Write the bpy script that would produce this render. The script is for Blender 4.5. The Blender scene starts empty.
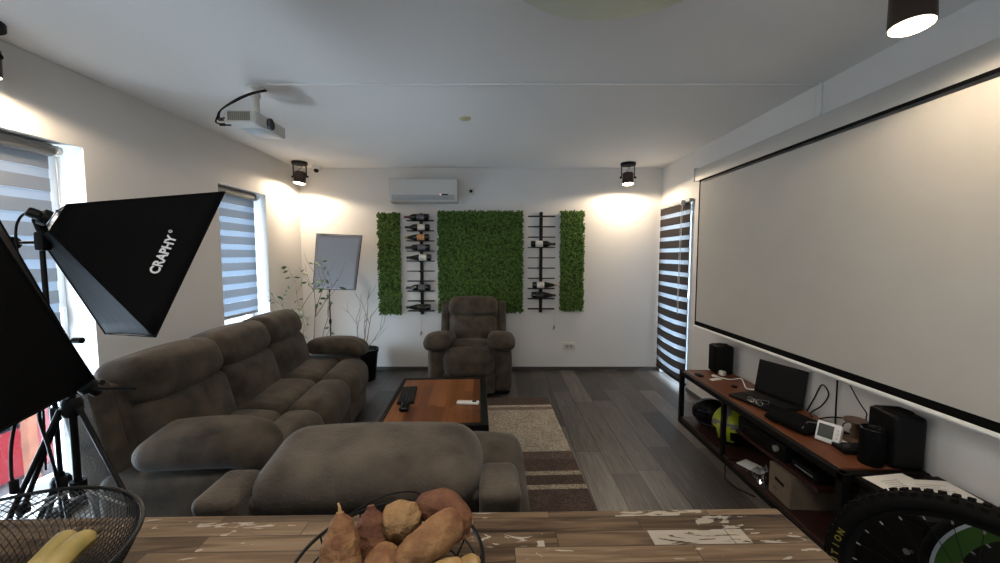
import bpy, bmesh, math, random
from mathutils import Vector, Matrix, noise as mnoise
R = math.radians
sc = bpy.context.scene
COL = sc.collection
rnd = random.Random(7)

# ------------------------------------------------------------------ materials
def _new(name):
    m = bpy.data.materials.new(name); m.use_nodes = True
    nt = m.node_tree
    return m, nt, nt.nodes['Principled BSDF']

def N(nt, t, **kw):
    n = nt.nodes.new(t)
    for k, v in kw.items():
        setattr(n, k, v)
    return n

def math_node(nt, op, a, b=None, c=None):
    n = N(nt, 'ShaderNodeMath', operation=op)
    for i, v in enumerate((a, b, c)):
        if v is None: continue
        if isinstance(v, (int, float)): n.inputs[i].default_value = v
        else: nt.links.new(v, n.inputs[i])
    return n.outputs[0]

def ramp(nt, fac, stops, interp='LINEAR'):
    r = N(nt, 'ShaderNodeValToRGB'); r.color_ramp.interpolation = interp
    el = r.color_ramp.elements
    while len(el) < len(stops): el.new(0.5)
    for e, (p, c) in zip(el, stops):
        e.position = p; e.color = (*c, 1)
    nt.links.new(fac, r.inputs[0])
    return r.outputs[0]

def mixc(nt, fac, a, b, mode='MIX'):
    n = N(nt, 'ShaderNodeMix', data_type='RGBA', blend_type=mode)
    for i, v in ((0, fac), (6, a), (7, b)):
        if isinstance(v, (int, float)): n.inputs[i].default_value = v
        elif isinstance(v, tuple): n.inputs[i].default_value = (*v, 1)
        else: nt.links.new(v, n.inputs[i])
    return n.outputs[2]

def mat(name, col, rough=0.6, metal=0.0, var=0.0, scale=12.0, bump=0.0, bscale=80.0, stretch=(1, 1, 1), spec=0.5, sheen=0.0, col2=None, detail=4.0):
    m, nt, b = _new(name)
    b.inputs['Base Color'].default_value = (*col, 1)
    b.inputs['Roughness'].default_value = rough
    b.inputs['Metallic'].default_value = metal
    b.inputs['Specular IOR Level'].default_value = spec
    if sheen:
        b.inputs['Sheen Weight'].default_value = sheen
        b.inputs['Sheen Roughness'].default_value = 0.5
    if var or bump or col2:
        tc = N(nt, 'ShaderNodeTexCoord'); mp = N(nt, 'ShaderNodeMapping')
        mp.inputs['Scale'].default_value = stretch
        nt.links.new(tc.outputs['Object'], mp.inputs[0])
    if var or col2:
        nz = N(nt, 'ShaderNodeTexNoise'); nz.inputs['Scale'].default_value = scale; nz.inputs['Detail'].default_value = detail
        nt.links.new(mp.outputs[0], nz.inputs[0])
        lo = col2 if col2 else tuple(c * (1 - var) for c in col)
        hi = col if col2 else tuple(min(1, c * (1 + var)) for c in col)
        nt.links.new(ramp(nt, nz.outputs[0], [(0.33, lo), (0.67, hi)]), b.inputs['Base Color'])
    if bump:
        n2 = N(nt, 'ShaderNodeTexNoise'); n2.inputs['Scale'].default_value = bscale; n2.inputs['Detail'].default_value = 5
        nt.links.new(mp.outputs[0], n2.inputs[0])
        bp = N(nt, 'ShaderNodeBump'); bp.inputs['Strength'].default_value = bump; bp.inputs['Distance'].default_value = 0.01
        nt.links.new(n2.outputs[0], bp.inputs['Height']); nt.links.new(bp.outputs[0], b.inputs['Normal'])
    return m

def emis(name, col, strength):
    m, nt, b = _new(name)
    b.inputs['Base Color'].default_value = (*col, 1)
    b.inputs['Emission Color'].default_value = (*col, 1)
    b.inputs['Emission Strength'].default_value = strength
    return m

def plank_mat(name, along, wid, length, stops, gap=0.004, rough=0.4, grain=0.5, paint=None, bump=0.25, gapcol=(0.012, 0.011, 0.01), vshift=0.0, spec=0.5):
    """boards lying along axis 0 (x) or 1 (y), random tone per board, stretched grain"""
    m, nt, b = _new(name)
    tc = N(nt, 'ShaderNodeTexCoord'); sp = N(nt, 'ShaderNodeSeparateXYZ')
    nt.links.new(tc.outputs['Object'], sp.inputs[0])
    u, v = (sp.outputs[0], sp.outputs[1]) if along == 0 else (sp.outputs[1], sp.outputs[0])
    vr = math_node(nt, 'DIVIDE', math_node(nt, 'ADD', v, vshift), wid)
    row = math_node(nt, 'FLOOR', vr); vf = math_node(nt, 'FRACT', vr)
    wn = N(nt, 'ShaderNodeTexWhiteNoise', noise_dimensions='1D'); nt.links.new(row, wn.inputs['W'])
    ur = math_node(nt, 'ADD', math_node(nt, 'DIVIDE', u, length), math_node(nt, 'MULTIPLY', wn.outputs[0], 7.3))
    colm = math_node(nt, 'FLOOR', ur); uf = math_node(nt, 'FRACT', ur)
    cb = N(nt, 'ShaderNodeCombineXYZ'); nt.links.new(row, cb.inputs[0]); nt.links.new(colm, cb.inputs[1])
    w2 = N(nt, 'ShaderNodeTexWhiteNoise', noise_dimensions='3D'); nt.links.new(cb.outputs[0], w2.inputs[0])
    # grain
    mp = N(nt, 'ShaderNodeMapping'); mp.inputs['Scale'].default_value = (2.2, 34, 1) if along == 0 else (34, 2.2, 1)
    ad = N(nt, 'ShaderNodeVectorMath', operation='ADD')
    sc3 = N(nt, 'ShaderNodeVectorMath', operation='SCALE'); sc3.inputs['Scale'].default_value = 13.0
    nt.links.new(w2.outputs['Color'], sc3.inputs[0]); nt.links.new(tc.outputs['Object'], mp.inputs[0])
    nt.links.new(mp.outputs[0], ad.inputs[0]); nt.links.new(sc3.outputs[0], ad.inputs[1])
    nz = N(nt, 'ShaderNodeTexNoise'); nz.inputs['Scale'].default_value = 1.6; nz.inputs['Detail'].default_value = 7; nz.inputs['Distortion'].default_value = 1.4
    nt.links.new(ad.outputs[0], nz.inputs[0])
    tone = math_node(nt, 'ADD', math_node(nt, 'MULTIPLY', w2.outputs[0], 1 - grain), math_node(nt, 'MULTIPLY', nz.outputs[0], grain))
    c = ramp(nt, tone, stops)
    if paint:
        pn = N(nt, 'ShaderNodeTexNoise'); pn.inputs['Scale'].default_value = 14; pn.inputs['Detail'].default_value = 8; pn.inputs['Distortion'].default_value = 2.0
        mp2 = N(nt, 'ShaderNodeMapping'); mp2.inputs['Scale'].default_value = (0.7, 3, 1) if along == 0 else (3, .7, 1)
        nt.links.new(tc.outputs['Object'], mp2.inputs[0]); nt.links.new(mp2.outputs[0], pn.inputs[0])
        has = math_node(nt, 'GREATER_THAN', w2.outputs[0], 0.55)
        msk = math_node(nt, 'MULTIPLY', has, math_node(nt, 'GREATER_THAN', pn.outputs[0], 0.66))
        for (x0, x1, y0, y1, thr) in paint[1]:
            bx = math_node(nt, 'MULTIPLY', math_node(nt, 'MULTIPLY', math_node(nt, 'GREATER_THAN', sp.outputs[0], x0), math_node(nt, 'LESS_THAN', sp.outputs[0], x1)),
                           math_node(nt, 'MULTIPLY', math_node(nt, 'GREATER_THAN', sp.outputs[1], y0), math_node(nt, 'LESS_THAN', sp.outputs[1], y1)))
            msk = math_node(nt, 'MAXIMUM', msk, math_node(nt, 'MULTIPLY', bx, math_node(nt, 'GREATER_THAN', pn.outputs[0], thr)))
        c = mixc(nt, math_node(nt, 'MULTIPLY', msk, 0.60), c, paint[0])
    e1 = math_node(nt, 'LESS_THAN', math_node(nt, 'MULTIPLY', math_node(nt, 'MINIMUM', vf, math_node(nt, 'SUBTRACT', 1.0, vf)), wid), gap / 2)
    e2 = math_node(nt, 'LESS_THAN', math_node(nt, 'MULTIPLY', math_node(nt, 'MINIMUM', uf, math_node(nt, 'SUBTRACT', 1.0, uf)), length), gap / 2)
    edge = math_node(nt, 'MAXIMUM', e1, e2)
    c = mixc(nt, math_node(nt, 'MULTIPLY', edge, 0.8), c, gapcol)
    nt.links.new(c, b.inputs['Base Color']); b.inputs['Specular IOR Level'].default_value = spec
    nt.links.new(math_node(nt, 'ADD', math_node(nt, 'MULTIPLY', nz.outputs[0], 0.25), rough - 0.12), b.inputs['Roughness'])
    hgt = math_node(nt, 'SUBTRACT', nz.outputs[0], edge)
    bp = N(nt, 'ShaderNodeBump'); bp.inputs['Strength'].default_value = bump; bp.inputs['Distance'].default_value = 0.004
    nt.links.new(hgt, bp.inputs['Height']); nt.links.new(bp.outputs[0], b.inputs['Normal'])
    return m

def thin_glass(name, tint=(0.95, 0.98, 1.0), refl=0.08):
    m = bpy.data.materials.new(name); m.use_nodes = True; nt = m.node_tree; nt.nodes.clear()
    o = N(nt, 'ShaderNodeOutputMaterial'); t = N(nt, 'ShaderNodeBsdfTransparent'); g = N(nt, 'ShaderNodeBsdfGlossy'); mx = N(nt, 'ShaderNodeMixShader')
    t.inputs[0].default_value = (*tint, 1); g.inputs['Roughness'].default_value = 0.02; mx.inputs[0].default_value = refl
    nt.links.new(t.outputs[0], mx.inputs[1]); nt.links.new(g.outputs[0], mx.inputs[2]); nt.links.new(mx.outputs[0], o.inputs[0])
    return m

def cloth_mat(name, col, transl, transp, tcol=None):
    """woven blind cloth: part diffuse, part light shining through, part open weave"""
    m = bpy.data.materials.new(name); m.use_nodes = True; nt = m.node_tree; nt.nodes.clear()
    o = N(nt, 'ShaderNodeOutputMaterial'); d = N(nt, 'ShaderNodeBsdfDiffuse'); t = N(nt, 'ShaderNodeBsdfTranslucent'); p = N(nt, 'ShaderNodeBsdfTransparent')
    m1 = N(nt, 'ShaderNodeMixShader'); m2 = N(nt, 'ShaderNodeMixShader')
    tc = N(nt, 'ShaderNodeTexCoord'); nz = N(nt, 'ShaderNodeTexNoise'); nz.inputs['Scale'].default_value = 220
    nt.links.new(tc.outputs['Object'], nz.inputs[0])
    nt.links.new(ramp(nt, nz.outputs[0], [(0.3, tuple(c * .85 for c in col)), (0.7, col)]), d.inputs[0])
    t.inputs[0].default_value = (*(tcol or col), 1)
    m1.inputs[0].default_value = transl; m2.inputs[0].default_value = transp
    nt.links.new(d.outputs[0], m1.inputs[1]); nt.links.new(t.outputs[0], m1.inputs[2])
    nt.links.new(m1.outputs[0], m2.inputs[1]); nt.links.new(p.outputs[0], m2.inputs[2]); nt.links.new(m2.outputs[0], o.inputs[0])
    return m

M = {}
M['wall'] = mat('wall_paint', (0.70, 0.685, 0.665), 0.75, bump=0.06, bscale=160, var=0.015, scale=3)
M['ceil'] = mat('ceiling_paint', (0.80, 0.79, 0.775), 0.85, bump=0.05, bscale=160)
M['skirt'] = mat('skirting_board', (0.07, 0.066, 0.063), 0.5, var=0.3, scale=18, stretch=(.2, 1, 4))
M['white'] = mat('white_plastic', (0.78, 0.78, 0.76), 0.35)
M['pvc'] = mat('white_window_profile', (0.82, 0.83, 0.84), 0.3)
M['offwhite'] = mat('aged_white_plastic', (0.62, 0.60, 0.54), 0.4)
M['black'] = mat('black_plastic', (0.0038, 0.0038, 0.0042), 0.5, spec=0.18)
M['blackm'] = mat('black_painted_steel', (0.004, 0.0036, 0.0036), 0.45, spec=0.22)
M['blackgloss'] = mat('glossy_black', (0.005, 0.005, 0.006), 0.22, spec=0.3)
M['blackcloth'] = mat('black_nylon', (0.0025, 0.0025, 0.0028), 0.8, bump=0.3, bscale=22, spec=0.10, stretch=(1, 1, .3))
M['rubber'] = mat('tyre_rubber', (0.0042, 0.0038, 0.0034), 0.75, var=0.3, scale=40, spec=0.12)
M['silver'] = mat('silver_lining', (0.55, 0.56, 0.58), 0.3, 0.8, bump=0.6, bscale=25)
M['metal'] = mat('brushed_metal', (0.5, 0.5, 0.5), 0.3, 1.0, var=0.1, scale=60)
M['suede'] = mat('brown_grey_suede', (0.060, 0.0475, 0.035), 0.7, var=0.42, scale=9, bump=0.3, bscale=130, sheen=0.10, spec=0.14, detail=8)
M['seam'] = mat('dark_seam', (0.02, 0.016, 0.013), 0.8, var=.2, scale=60)
M['floor'] = plank_mat('grey_oak_planks', 1, 0.185, 1.25, [(0.25, (0.016, 0.014, 0.0125)), (0.42, (0.048, 0.042, 0.038)), (0.56, (0.090, 0.080, 0.073)), (0.78, (0.17, 0.153, 0.14))], gap=0.008, rough=0.36, grain=0.66, bump=0.5)
M['counter'] = plank_mat('distressed_worktop_boards', 0, 0.0405, 0.34, [(0.25, (0.014, 0.009, 0.006)), (0.40, (0.058, 0.036, 0.020)), (0.56, (0.125, 0.080, 0.046)), (0.8, (0.22, 0.155, 0.098))], gap=0.0018, rough=0.42, grain=0.74, vshift=0.0155, spec=0.2,
                         paint=((0.42, 0.385, 0.315), [(0.61, 0.80, 0.2285, 0.268, 0.40), (0.80, 0.915, 0.2285, 0.268, 0.54), (0.56, 0.75, 0.309, 0.334, 0.50), (0.72, 0.85, 0.269, 0.308, 0.57), (0.26, 0.40, 0.2285, 0.268, 0.57), (-0.3, -0.1, 0.269, 0.308, 0.58)]), bump=0.12)
M['tablewood'] = plank_mat('red_brown_table_boards', 1, 0.062, 0.62, [(0.2, (0.07, 0.024, 0.010)), (0.5, (0.175, 0.062, 0.022)), (0.8, (0.28, 0.11, 0.04))], gap=0.0008, rough=0.32, grain=0.55, bump=0.05, gapcol=(0.05, 0.015, 0.006), spec=0.3)
M['tvwood'] = plank_mat('console_wood', 1, 0.3, 3.0, [(0.25, (0.07, 0.020, 0.008)), (0.5, (0.125, 0.038, 0.014)), (0.8, (0.17, 0.058, 0.022))], gap=0.0005, rough=0.4, grain=0.7, bump=0.05)
M['darkwood'] = mat('dark_shelf_wood', (0.030, 0.009, 0.006), 0.5, var=0.3, scale=6, stretch=(6, 1, 6))
M['darkcab'] = mat('black_brown_cabinet', (0.0045, 0.004, 0.0036), 0.5, var=0.2, scale=8, spec=0.15)
M['green'] = mat('moss_green', (0.062, 0.125, 0.018), 0.9, var=0.65, scale=34, detail=6)
M['mossback'] = mat('moss_backing', (0.02, 0.045, 0.006), 0.9, var=.3, scale=40)
M['leaf'] = mat('ficus_leaf', (0.045, 0.11, 0.03), 0.45, var=0.4, scale=15)
M['bark'] = mat('thin_bark', (0.21, 0.15, 0.10), 0.8, var=0.3, scale=60)
M['soil'] = mat('potting_soil', (0.03, 0.02, 0.014), 0.95, var=0.4, scale=80, bump=0.5, bscale=90)
M['bottle'] = mat('dark_bottle_glass', (0.006, 0.007, 0.005), 0.08)
M['label'] = mat('cream_label', (0.62, 0.60, 0.54), 0.6, var=0.12, scale=60)
M['labeltan'] = mat('tan_label', (0.45, 0.22, 0.09), 0.6, var=0.5, scale=50)
M['labelgrey'] = mat('grey_label', (0.10, 0.10, 0.11), 0.6, var=0.5, scale=60)
M['foilred'] = mat('dark_red_foil', (0.11, 0.015, 0.012), 0.35)
M['foilgold'] = mat('gold_foil', (0.6, 0.4, 0.13), 0.35, 0.4)
M['foilblack'] = mat('black_foil', (0.012, 0.011, 0.012), 0.35)
M['screen'] = mat('projection_fabric', (0.49, 0.475, 0.44), 0.8, var=0.02, scale=5, bump=0.02, bscale=300)
M['lampdisc'] = mat('frosted_lamp_cover', (0.60, 0.63, 0.50), 0.5)
M['diffuser'] = mat('white_diffuser_cloth', (0.28, 0.285, 0.31), 0.75, bump=0.12, bscale=14, stretch=(1, 1, 5))
M['glow'] = emis('lit_lamp_lens', (1.0, 0.80, 0.52), 9.0)
M['spotcan'] = mat('bronze_lamp_can', (0.035, 0.022, 0.018), 0.4, 0.3)
M['potato'] = mat('orange_brown_skin', (0.24, 0.130, 0.056), 0.72, spec=0.15, bump=0.8, bscale=70, scale=30, col2=(0.125, 0.055, 0.026), detail=9)
M['potatored'] = mat('red_brown_skin', (0.15, 0.068, 0.035), 0.72, spec=0.15, bump=0.8, bscale=70, scale=28, col2=(0.085, 0.034, 0.020), detail=9)
M['potatoyel'] = mat('yellow_brown_skin', (0.25, 0.155, 0.075), 0.75, spec=0.15, bump=1.0, bscale=60, scale=28, col2=(0.20, 0.11, 0.045), detail=8)
M['ginger'] = mat('ginger_skin', (0.34, 0.22, 0.10), 0.8, spec=.15, bump=0.5, bscale=70, scale=40, col2=(0.22, 0.13, 0.05), detail=8)
M['banana'] = mat('banana_peel', (0.30, 0.215, 0.065), 0.55, scale=24, col2=(0.17, 0.135, 0.035), detail=6)
M['bananatip'] = mat('banana_tip', (0.05, 0.035, 0.015), 0.8)
M['card'] = mat('grey_brown_cardboard', (0.17, 0.125, 0.085), 0.8, var=0.1, scale=20)
M['paper'] = mat('white_paper', (0.72, 0.70, 0.66), 0.7)
M['neon'] = mat('neon_yellow_shell', (0.36, 0.43, 0.015), 0.35)
M['helmgrey'] = mat('grey_helmet_stripe', (0.13, 0.13, 0.13), 0.4)
M['red'] = mat('red_plastic', (0.5, 0.025, 0.02), 0.4)
M['wheelgreen'] = mat('green_rim_paint', (0.035, 0.085, 0.012), 0.45)
M['palegrey'] = mat('pale_grey_band', (0.36, 0.38, 0.39), 0.45)
M['yellowtxt'] = mat('dull_yellow_print', (0.20, 0.15, 0.015), 0.7)
M['greytxt'] = mat('white_print', (0.75, 0.76, 0.78), 0.6)
M['lcd'] = mat('grey_lcd', (0.045, 0.055, 0.045), 0.25)
M['clearplastic'] = thin_glass('clear_plastic', (0.75, 0.75, 0.76), 0.25)
M['glass'] = thin_glass('window_glass')
M['blindgrey'] = cloth_mat('grey_blind_cloth', (0.22, 0.225, 0.235), 0.22, 0.0, (0.08, 0.086, 0.095))
M['blindsheer'] = cloth_mat('pale_sheer_cloth', (0.40, 0.43, 0.47), 0.42, 0.0, (0.078, 0.098, 0.122))
M['blinddark'] = cloth_mat('dark_brown_blind_cloth', (0.055, 0.046, 0.042), 0.05, 0.0)
M['blindopen'] = cloth_mat('white_sheer_cloth', (0.50, 0.53, 0.57), 0.50, 0.01, (0.11, 0.13, 0.15))
M['ground'] = mat('pale_paving', (0.55, 0.56, 0.57), 0.9, var=0.1, scale=3)
M['carred'] = mat('red_car_paint', (0.55, 0.02, 0.03), 0.25)
M['terracotta'] = mat('terracotta_post', (0.45, 0.16, 0.09), 0.7, var=0.2, scale=10)
M['spool'] = mat('brown_turned_wood', (0.10, 0.055, 0.035), 0.45, var=0.3, scale=20)
M['yellowpack'] = mat('yellow_packet', (0.45, 0.32, 0.12), 0.6, scale=30, col2=(0.6, 0.55, 0.4))
M['pale_green_glass'] = mat('pale_green_bottle', (0.25, 0.36, 0.28), 0.2)
M['frame_black'] = M['blackm']
# rug
def rug_mat(bands):
    m, nt, b = _new('striped_rug')
    tc = N(nt, 'ShaderNodeTexCoord'); sp = N(nt, 'ShaderNodeSeparateXYZ'); nt.links.new(tc.outputs['Object'], sp.inputs[0])
    L = 3.0
    y = math_node(nt, 'DIVIDE', math_node(nt, 'ADD', sp.outputs[1], L / 2), L)
    r = N(nt, 'ShaderNodeValToRGB'); r.color_ramp.interpolation = 'CONSTANT'
    el = r.color_ramp.elements
    while len(el) < len(bands): el.new(0.5)
    for e, (p, c) in zip(el, bands): e.position = (p + L / 2) / L; e.color = (*c, 1)
    nt.links.new(y, r.inputs[0])
    nz = N(nt, 'ShaderNodeTexNoise'); nz.inputs['Scale'].default_value = 120; nz.inputs['Detail'].default_value = 3
    nt.links.new(tc.outputs['Object'], nz.inputs[0])
    n3 = N(nt, 'ShaderNodeTexNoise'); n3.inputs['Scale'].default_value = 9; nt.links.new(tc.outputs['Object'], n3.inputs[0])
    sh = math_node(nt, 'MULTIPLY', ramp(nt, nz.outputs[0], [(0.38, (0.45,) * 3), (0.62, (1.25,) * 3)]), ramp(nt, n3.outputs[0], [(0.3, (.85,) * 3), (.7, (1.1,) * 3)]))
    vm = N(nt, 'ShaderNodeVectorMath', operation='SCALE'); nt.links.new(r.outputs[0], vm.inputs[0]); nt.links.new(sh, vm.inputs['Scale'])
    nt.links.new(vm.outputs[0], b.inputs['Base Color']); b.inputs['Roughness'].default_value = 0.95
    bp = N(nt, 'ShaderNodeBump'); bp.inputs['Strength'].default_value = 0.6; bp.inputs['Distance'].default_value = 0.01
    nt.links.new(nz.outputs[0], bp.inputs['Height']); nt.links.new(bp.outputs[0], b.inputs['Normal'])
    return m

# ------------------------------------------------------------------ mesh helpers
def TR(loc=(0, 0, 0), rot=(0, 0, 0), s=(1, 1, 1)):
    return Matrix.Translation(loc) @ Matrix.Rotation(rot[2], 4, 'Z') @ Matrix.Rotation(rot[1], 4, 'Y') @ Matrix.Rotation(rot[0], 4, 'X') @ Matrix.Diagonal((*s, 1))

class MB:
    def __init__(self): self.bm = bmesh.new()
    def _mi(self, faces, mi):
        for f in faces: f.material_index = mi
    def box(self, c, s, rot=(0, 0, 0), bev=0.0, mi=0, seg=2, Mx=None):
        r = bmesh.ops.create_cube(self.bm, size=1.0)
        vs = r['verts']
        for v in vs: v.co = Vector((v.co.x * s[0], v.co.y * s[1], v.co.z * s[2]))
        fs = list({f for v in vs for f in v.link_faces}); self._mi(fs, mi)
        if bev > 0:
            es = list({e for v in vs for e in v.link_edges})
            rb = bmesh.ops.bevel(self.bm, geom=es, offset=min(bev, min(s) * 0.49), segments=seg, profile=0.5, affect='EDGES')
            vs = list({v for f in rb['faces'] for v in f.verts} | {v for v in vs if v.is_valid})
            self._mi(rb['faces'], mi)
        X = TR(c, rot)
        if Mx is not None: X = Mx @ X
        for v in vs: v.co = X @ v.co
        return self
    def rbox(self, c, s, r, rot=(0, 0, 0), bulge=(0, 0, 0), mi=0, fn=None, nr=4, ni=6):
        """cushion: rounded box with bulging faces"""
        r = min(r, min(s) * 0.499)
        ax = []
        for a in range(3):
            h = s[a] / 2; inn = h - r
            l = [-h + r * (1 - math.tan(math.pi / 4 * (1 - k / nr))) for k in range(nr)]
            l += [-inn + 2 * inn * k / ni for k in range(ni + 1)]
            l += [h - r * (1 - math.tan(math.pi / 4 * k / nr)) for k in range(1, nr + 1)]
            ax.append(l)
        n = [len(l) - 1 for l in ax]; vd = {}
        X = TR(c, rot); H = [v / 2 for v in s]
        def V(i, j, k):
            key = (i, j, k)
            if key in vd: return vd[key]
            p = Vector((ax[0][i], ax[1][j], ax[2][k]))
            q = Vector([max(-(H[a] - r), min(H[a] - r, p[a])) for a in range(3)])
            d = p - q
            if d.length > 1e-9: p = q + d.normalized() * r
            o = p.copy()
            for a in range(3):
                if bulge[a]:
                    b_, c_ = (a + 1) % 3, (a + 2) % 3
                    w = (1 - (o[b_] / H[b_]) ** 2) * (1 - (o[c_] / H[c_]) ** 2)
                    p[a] += bulge[a] * w * o[a] / H[a]
            if fn: p = Vector(fn(p))
            vd[key] = self.bm.verts.new(X @ p); return vd[key]
        for a in range(3):
            b_, c_ = (a + 1) % 3, (a + 2) % 3
            for side in (0, n[a]):
                for i in range(n[b_]):
                    for j in range(n[c_]):
                        q = []
                        for (di, dj) in ((0, 0), (1, 0), (1, 1), (0, 1)):
                            k = [0, 0, 0]; k[a] = side; k[b_] = i + di; k[c_] = j + dj
                            q.append(V(*k))
                        if side == 0: q.reverse()
                        try:
                            f = self.bm.faces.new(q); f.material_index = mi
                        except ValueError: pass
        return self
    def tube(self, pts, r, seg=8, closed=False, mi=0, caps=True):
        pts = [Vector(p) for p in pts]; n = len(pts); rings = []
        rs = r if isinstance(r, (list, tuple)) else [r] * n
        up = None
        for i, p in enumerate(pts):
            if closed: t = pts[(i + 1) % n] - pts[i - 1]
            else: t = pts[min(i + 1, n - 1)] - pts[max(i - 1, 0)]
            t.normalize()
            if up is None:
                up = Vector((0, 0, 1)) if abs(t.z) < 0.9 else Vector((1, 0, 0))
            a = t.cross(up)
            if a.length < 1e-6: a = t.orthogonal()
            a.normalize(); b = a.cross(t).normalized(); up = b
            rings.append([self.bm.verts.new(p + (a * math.cos(2 * math.pi * k / seg) + b * math.sin(2 * math.pi * k / seg)) * rs[i]) for k in range(seg)])
        for i in range(n if closed else n - 1):
            A, B = rings[i], rings[(i + 1) % n]
            for k in range(seg):
                f = self.bm.faces.new((A[k], A[(k + 1) % seg], B[(k + 1) % seg], B[k])); f.material_index = mi
        if caps and not closed:
            for g in (rings[0][::-1], rings[-1]):
                f = self.bm.faces.new(g); f.material_index = mi
        return self
    def lathe(self, prof, Mx=Matrix(), seg=24, mi=0, mis=None):
        rings = []
        for (rr, z) in prof:
            if rr < 1e-6: rings.append([self.bm.verts.new(Mx @ Vector((0, 0, z)))])
            else: rings.append([self.bm.verts.new(Mx @ Vector((rr * math.cos(2 * math.pi * k / seg), rr * math.sin(2 * math.pi * k / seg), z))) for k in range(seg)])
        for i in range(len(rings) - 1):
            A, B = rings[i], rings[i + 1]
            m_ = mis[i] if mis else mi
            for k in range(seg):
                k2 = (k + 1) % seg
                if len(A) == 1 and len(B) == 1: continue
                if len(A) == 1: q = (A[0], B[k2], B[k])
                elif len(B) == 1: q = (A[k], A[k2], B[0])
                else: q = (A[k], A[k2], B[k2], B[k])
                f = self.bm.faces.new(q); f.material_index = m_
        return self
    def prism(self, poly, z0, z1, Mx=Matrix(), mi=0):
        A = [self.bm.verts.new(Mx @ Vector((x, y, z0))) for x, y in poly]; B = [self.bm.verts.new(Mx @ Vector((x, y, z1))) for x, y in poly]
        n = len(poly)
        fs = [self.bm.faces.new(A[::-1]), self.bm.faces.new(B)]
        for k in range(n): fs.append(self.bm.faces.new((A[k], A[(k + 1) % n], B[(k + 1) % n], B[k])))
        self._mi(fs, mi); return self
    def quad(self, a, b, c, d, mi=0):
        f = self.bm.faces.new([self.bm.verts.new(Vector(p)) for p in (a, b, c, d)]); f.material_index = mi; return self
    def text(self, s, size, Mx, depth=0.0006, fn=None, mi=0):
        cu = bpy.data.curves.new('t', 'FONT'); cu.body = s; cu.size = size; cu.extrude = depth; cu.align_x = 'CENTER'; cu.align_y = 'CENTER'; cu.resolution_u = 3; cu.offset = size * 0.03
        o = bpy.data.objects.new('t', cu); COL.objects.link(o)
        dg = bpy.context.evaluated_depsgraph_get(); me = bpy.data.meshes.new_from_object(o.evaluated_get(dg))
        b0 = len(self.bm.verts); self.bm.verts.ensure_lookup_table()
        nf = len(self.bm.faces)
        self.bm.from_mesh(me); self.bm.verts.ensure_lookup_table(); self.bm.faces.ensure_lookup_table()
        for v in self.bm.verts[b0:]:
            v.co = Mx @ (Vector(fn(v.co)) if fn else v.co)
        for f in self.bm.faces[nf:]: f.material_index = mi
        bpy.data.objects.remove(o); bpy.data.curves.remove(cu); bpy.data.meshes.remove(me)
        return self
    def build(self, name, mats, parent=None, smooth=38, loc=None, recalc=True):
        if recalc: bmesh.ops.recalc_face_normals(self.bm, faces=self.bm.faces)
        me = bpy.data.meshes.new(name); self.bm.to_mesh(me); self.bm.free()
        for m in (mats if isinstance(mats, (list, tuple)) else [mats]): me.materials.append(m)
        if smooth:
            me.polygons.foreach_set('use_smooth', [True] * len(me.polygons))
            me.set_sharp_from_angle(angle=R(smooth))
        o = bpy.data.objects.new(name, me); COL.objects.link(o)
        if parent: o.parent = parent
        if loc: o.location = loc
        return o

def tag(o, label, cat, group=None, kind=None):
    o['label'] = label; o['category'] = cat
    if group: o['group'] = group
    if kind: o['kind'] = kind
    return o
def thing(name, label, cat, loc=(0, 0, 0), rz=0.0, group=None):
    o = bpy.data.objects.new(name, None); COL.objects.link(o); o.empty_display_size = 0.05
    o.location = loc; o.rotation_euler = (0, 0, rz)
    return tag(o, label, cat, group)
def struct(o, label=None, cat=None):
    o['kind'] = 'structure'
    if label: o['label'] = label; o['category'] = cat
    return o
def dup(root, name=None):
    r = root.copy(); COL.objects.link(r)
    for ch in root.children:
        c = ch.copy(); COL.objects.link(c); c.parent = r
        for g in ch.children:
            d = g.copy(); COL.objects.link(d); d.parent = c
    return r
def lerp(a, b, t): return tuple(a[i] + (b[i] - a[i]) * t for i in range(len(a)))
def curve_pts(ctrl, n=8):
    """Catmull-Rom through control points"""
    P = [Vector(c) for c in ctrl]; P = [P[0] * 2 - P[1]] + P + [P[-1] * 2 - P[-2]]; out = []
    for i in range(1, len(P) - 2):
        for k in range(n):
            t = k / n; a, b, c, d = P[i - 1], P[i], P[i + 1], P[i + 2]
            out.append(0.5 * ((2 * b) + (c - a) * t + (2 * a - 5 * b + 4 * c - d) * t * t + (3 * b - a - 3 * c + d) * t ** 3))
    out.append(P[-2]); return out

# ------------------------------------------------------------------ room shell
XL, XR, YB, YF, H = -2.46, 1.985, 4.78, -2.6, 2.508
WT = 0.24
struct(MB().box(((XL + XR) / 2, (YB + YF) / 2, -0.06), (XR - XL + 2 * WT, YB - YF + 2 * WT, 0.12)).build('floor', M['floor'], smooth=0), 'dark grey wooden plank floor', 'floor')
struct(MB().box(((XL + XR) / 2, (YB + YF) / 2, H + 0.06), (XR - XL + 2 * WT, YB - YF + 2 * WT, 0.12)).build('ceiling', M['ceil'], smooth=0), 'plain white plastered ceiling', 'ceiling')
def wall_x(name, x0, x1, opens, label):
    """wall running along y with openings (y0,y1,z0,z1)"""
    m = MB(); ys = sorted(opens); cur = YF - WT
    def bx(y0, y1, z0, z1):
        if y1 - y0 > 1e-4 and z1 - z0 > 1e-4: m.box(((x0 + x1) / 2, (y0 + y1) / 2, (z0 + z1) / 2), (x1 - x0, y1 - y0, z1 - z0))
    for (a, b, z0, z1) in ys:
        bx(cur, a, 0, H); bx(a, b, 0, z0); bx(a, b, z1, H); cur = b
    bx(cur, YB + WT, 0, H)
    return struct(m.build(name, M['wall'], smooth=0), label, 'wall')
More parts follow.
